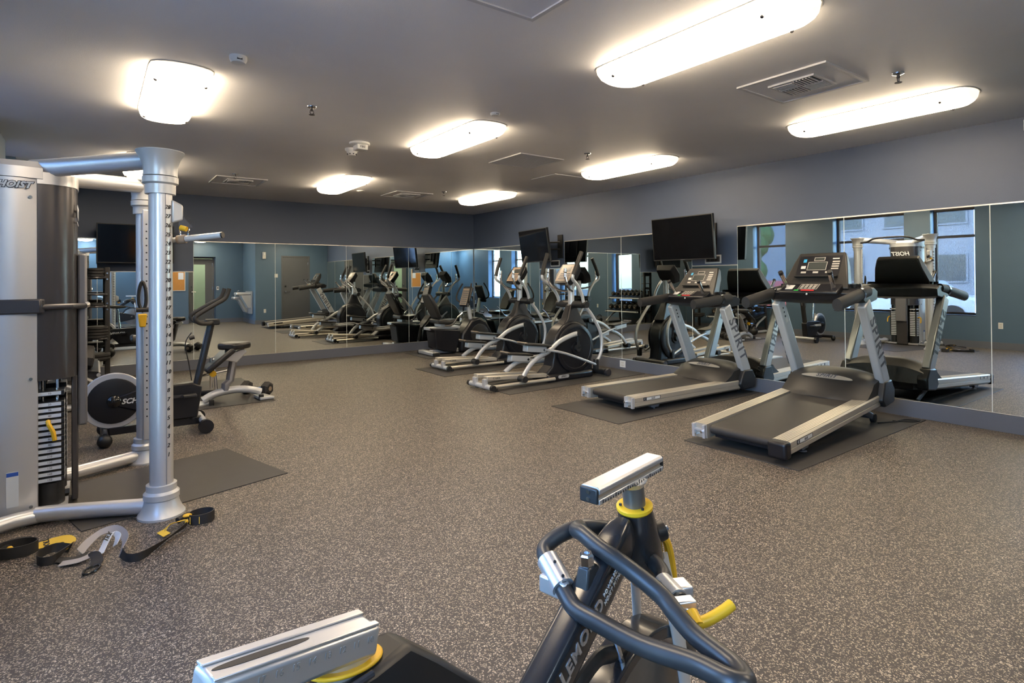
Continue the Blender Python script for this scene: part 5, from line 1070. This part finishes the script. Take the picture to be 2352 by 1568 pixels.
for s in (-1, 1): obj('pedal', MB().box((-0.47, s*0.15-0.045, 0.40+s*0.16-0.012), (-0.37, s*0.15+0.045, 0.40+s*0.16+0.012)), 'black', t, bev=0.006)
# saddle mast, collar and slider
obj('saddle_mast', MB().loft([[Vector((x, y, z)) for x, y, z in ((-0.695, -0.030, 0.928), (-0.62, -0.036, 0.932), (-0.555, -0.022, 0.928), (-0.555, 0.022, 0.928), (-0.62, 0.036, 0.932), (-0.695, 0.030, 0.928))], [Vector((x, y, z)) for x, y, z in ((-0.700, -0.034, 0.90), (-0.60, -0.042, 0.90), (-0.505, -0.026, 0.885), (-0.505, 0.026, 0.885), (-0.60, 0.042, 0.90), (-0.700, 0.034, 0.90))], [Vector((x, y, z)) for x, y, z in ((-0.68, -0.035, 0.70), (-0.55, -0.045, 0.70), (-0.30, -0.03, 0.69), (-0.30, 0.03, 0.69), (-0.55, 0.045, 0.70), (-0.68, 0.035, 0.70))], [Vector((x, y, z)) for x, y, z in ((-0.64, -0.035, 0.48), (-0.52, -0.04, 0.48), (-0.36, -0.03, 0.48), (-0.36, 0.03, 0.48), (-0.52, 0.04, 0.48), (-0.64, 0.035, 0.48))]]), 'black', t, bev=0.008)
obj('mast_rim', MB().tube(cr([(-0.700, -0.030, 0.925), (-0.66, -0.036, 0.930), (-0.62, -0.037, 0.932)], 4), 0.004, 8), 'gunmetal', t)
obj('saddle_collar', MB().loft([[Vector((-0.632+0.048*math.cos(a), 0.030*math.sin(a), 0.9335-0.006*math.cos(a)+dz)) for a in [2*PI*k/28 for k in range(28)]] for dz in (0.0, 0.005)]), 'yellow', t, bev=0.002)
ss = Vector((-0.606, 0, 0.938)); se = Vector((-0.806, 0, 0.971)); dd = (se-ss).normalized(); nn = Vector((-dd.z, 0, dd.x)); nn = nn if nn.z > 0 else -nn
def srect(u0, u1, y0, y1, h0, h1):
    return MB().loft([[ss+dd*u+Vector((0, y, 0))+nn*h for y, h in ((y0, h0), (y1, h0), (y1, h1), (y0, h1))] for u in (u0, u1)])
so = obj('saddle_slider', srect(-0.002, 0.190, -0.024, 0.024, 0.0, 0.034), 'alu', t, bev=0.006, seg=3)
obj('slider_ridge', srect(0.0, 0.188, 0.010, 0.022, 0.034, 0.037), 'alu', so, bev=0.001); obj('slider_ridge', srect(0.0, 0.188, -0.022, -0.013, 0.034, 0.037), 'alu', so, bev=0.001)
obj('slider_slot', MB().loft([[ss+dd*(0.130+0.052*c*abs(c)**-0.3 if abs(c) > 0.01 else 0.130)+Vector((0, 0.0055*s_, 0))+nn*h for c, s_ in [(math.cos(2*PI*k/20), math.sin(2*PI*k/20)) for k in range(20)]] for h in (0.0335, 0.0345)]), 'ink', so)
for k, nmb in enumerate(range(10, 18)):
    q = ss+dd*(0.012+k*0.0185)+nn*0.022+Vector((0, -0.0243, 0)); txt('engraved_number', str(nmb), 0.010, q, -dd, nn, 'engraving', so, ext=0.0003)
obj('saddle_post', MB().loft([[Vector((-0.632+0.036*math.cos(a), 0.022*math.sin(a), z)) for a in [2*PI*k/20 for k in range(20)]] for z in (0.89, 0.945)]), 'alu', t)
# floor frame
obj('front_crossbar', MB().cyl((0.20, -0.26, 0.055), (0.20, 0.26, 0.055), 0.03), 'frame_black', t); obj('rear_crossbar', MB().cyl((-0.72, -0.26, 0.055), (-0.72, 0.26, 0.055), 0.03), 'frame_black', t)
obj('floor_beam', MB().box((-0.72, -0.03, 0.06), (0.20, 0.03, 0.12)), 'frame_black', t, bev=0.008)
obj('front_upright', MB().tube([(0.19, 0.0, 0.08), (0.17, -0.05, 0.42)], 0.02).tube([(0.19, 0.0, 0.08), (0.17, 0.05, 0.42)], 0.02), 'frame_black', t)
obj('rear_upright', MB().tube([(-0.66, 0, 0.08), (-0.56, 0, 0.30)], 0.03), 'frame_black', t)
for x in (0.20, -0.72):
    for s in (-1, 1): obj('leveling_foot', MB().cyl((x, s*0.23, 0.0), (x, s*0.23, 0.03), 0.025), 'rubber', t)

# ================================================================== OUTSIDE, seen through the windows in the mirror
struct('ground', MB().box((-70, -40, -0.25), (XL-0.31, 60, -0.2)), 'asphalt', flat=True)
def building(x, y0, y1, h, label, nwin, nfl):
    t = thing('building', label, 'building', (x, (y0+y1)/2, -0.2)); w = (y1-y0)/2
    obj('wall', MB().box((-8, -w, 0), (0, w, h)), 'bldg', t); obj('roof', MB().box((-8.2, -w-0.2, h), (0.2, w+0.2, h+0.4)), 'bldg', t)
    for f in range(nfl):
        for k in range(nwin):
            y = -w+(k+0.5)*2*w/nwin; z = 1.2+f*3.1
            wd = obj('window', MB().box((0.0, y-0.75, z), (0.06, y+0.75, z+1.6)), 'bldg', t); obj('pane', MB().box((0.06, y-0.65, z+0.1), (0.07, y+0.65, z+1.5)), 'bldg_glass', wd)
building(-24, 2, 19.5, 13, 'pale apartment block across the street seen through the windows', 7, 4)
building(-36, 30, 52, 9, 'lower pale block farther along the street', 5, 2)
def tree(x, y, h, label):
    t = thing('tree', label, 'tree', (x, y, -0.2)); rn = random.Random(int(x*7+y))
    obj('trunk', MB().cyl((0, 0, 0), (0, 0, h*0.5), 0.16, 10, 0.1), 'bark', t)
    c = MB()
    for k in range(14): c.ball((rn.uniform(-1, 1)*h*0.26, rn.uniform(-1, 1)*h*0.26, h*rn.uniform(0.42, 0.95)), h*rn.uniform(0.12, 0.2), 9, 6)
    o = obj('crown', c, 'leaf', t, flat=True); o['kind'] = 'stuff'
tree(-15, 17.5, 4.4, 'green street tree seen through the narrow window'); tree(-19, 21.5, 5.0, 'taller green street tree behind the parked car')
def car(x, y, mt, label):
    t = thing('parked_car', label, 'car', (x, y, -0.2), PI/2)
    pr = [(-2.1, 0.35), (-2.15, 0.75), (-1.9, 0.9), (-1.2, 0.95), (-0.65, 1.42), (0.75, 1.45), (1.35, 0.98), (2.0, 0.85), (2.15, 0.6), (2.1, 0.35)]
    obj('body', MB().xz(pr, -0.85, 0.85), mt, t, bev=0.08)
    obj('side_glass', MB().xz([(-1.1, 0.97), (-0.6, 1.36), (0.7, 1.38), (1.2, 0.98)], -0.86, 0.86), 'bldg_glass', t)
    for wx in (-1.35, 1.35):
        for s in (-1, 1): obj('wheel', MB().cyl((wx, s*0.7, 0.33), (wx, s*0.88, 0.33), 0.33, 20), 'black', t)
car(-9.5, 7.6, 'car_white', 'white car parked outside the wide window'); car(-9.8, 13.4, 'car_red', 'red car parked outside the narrow window')
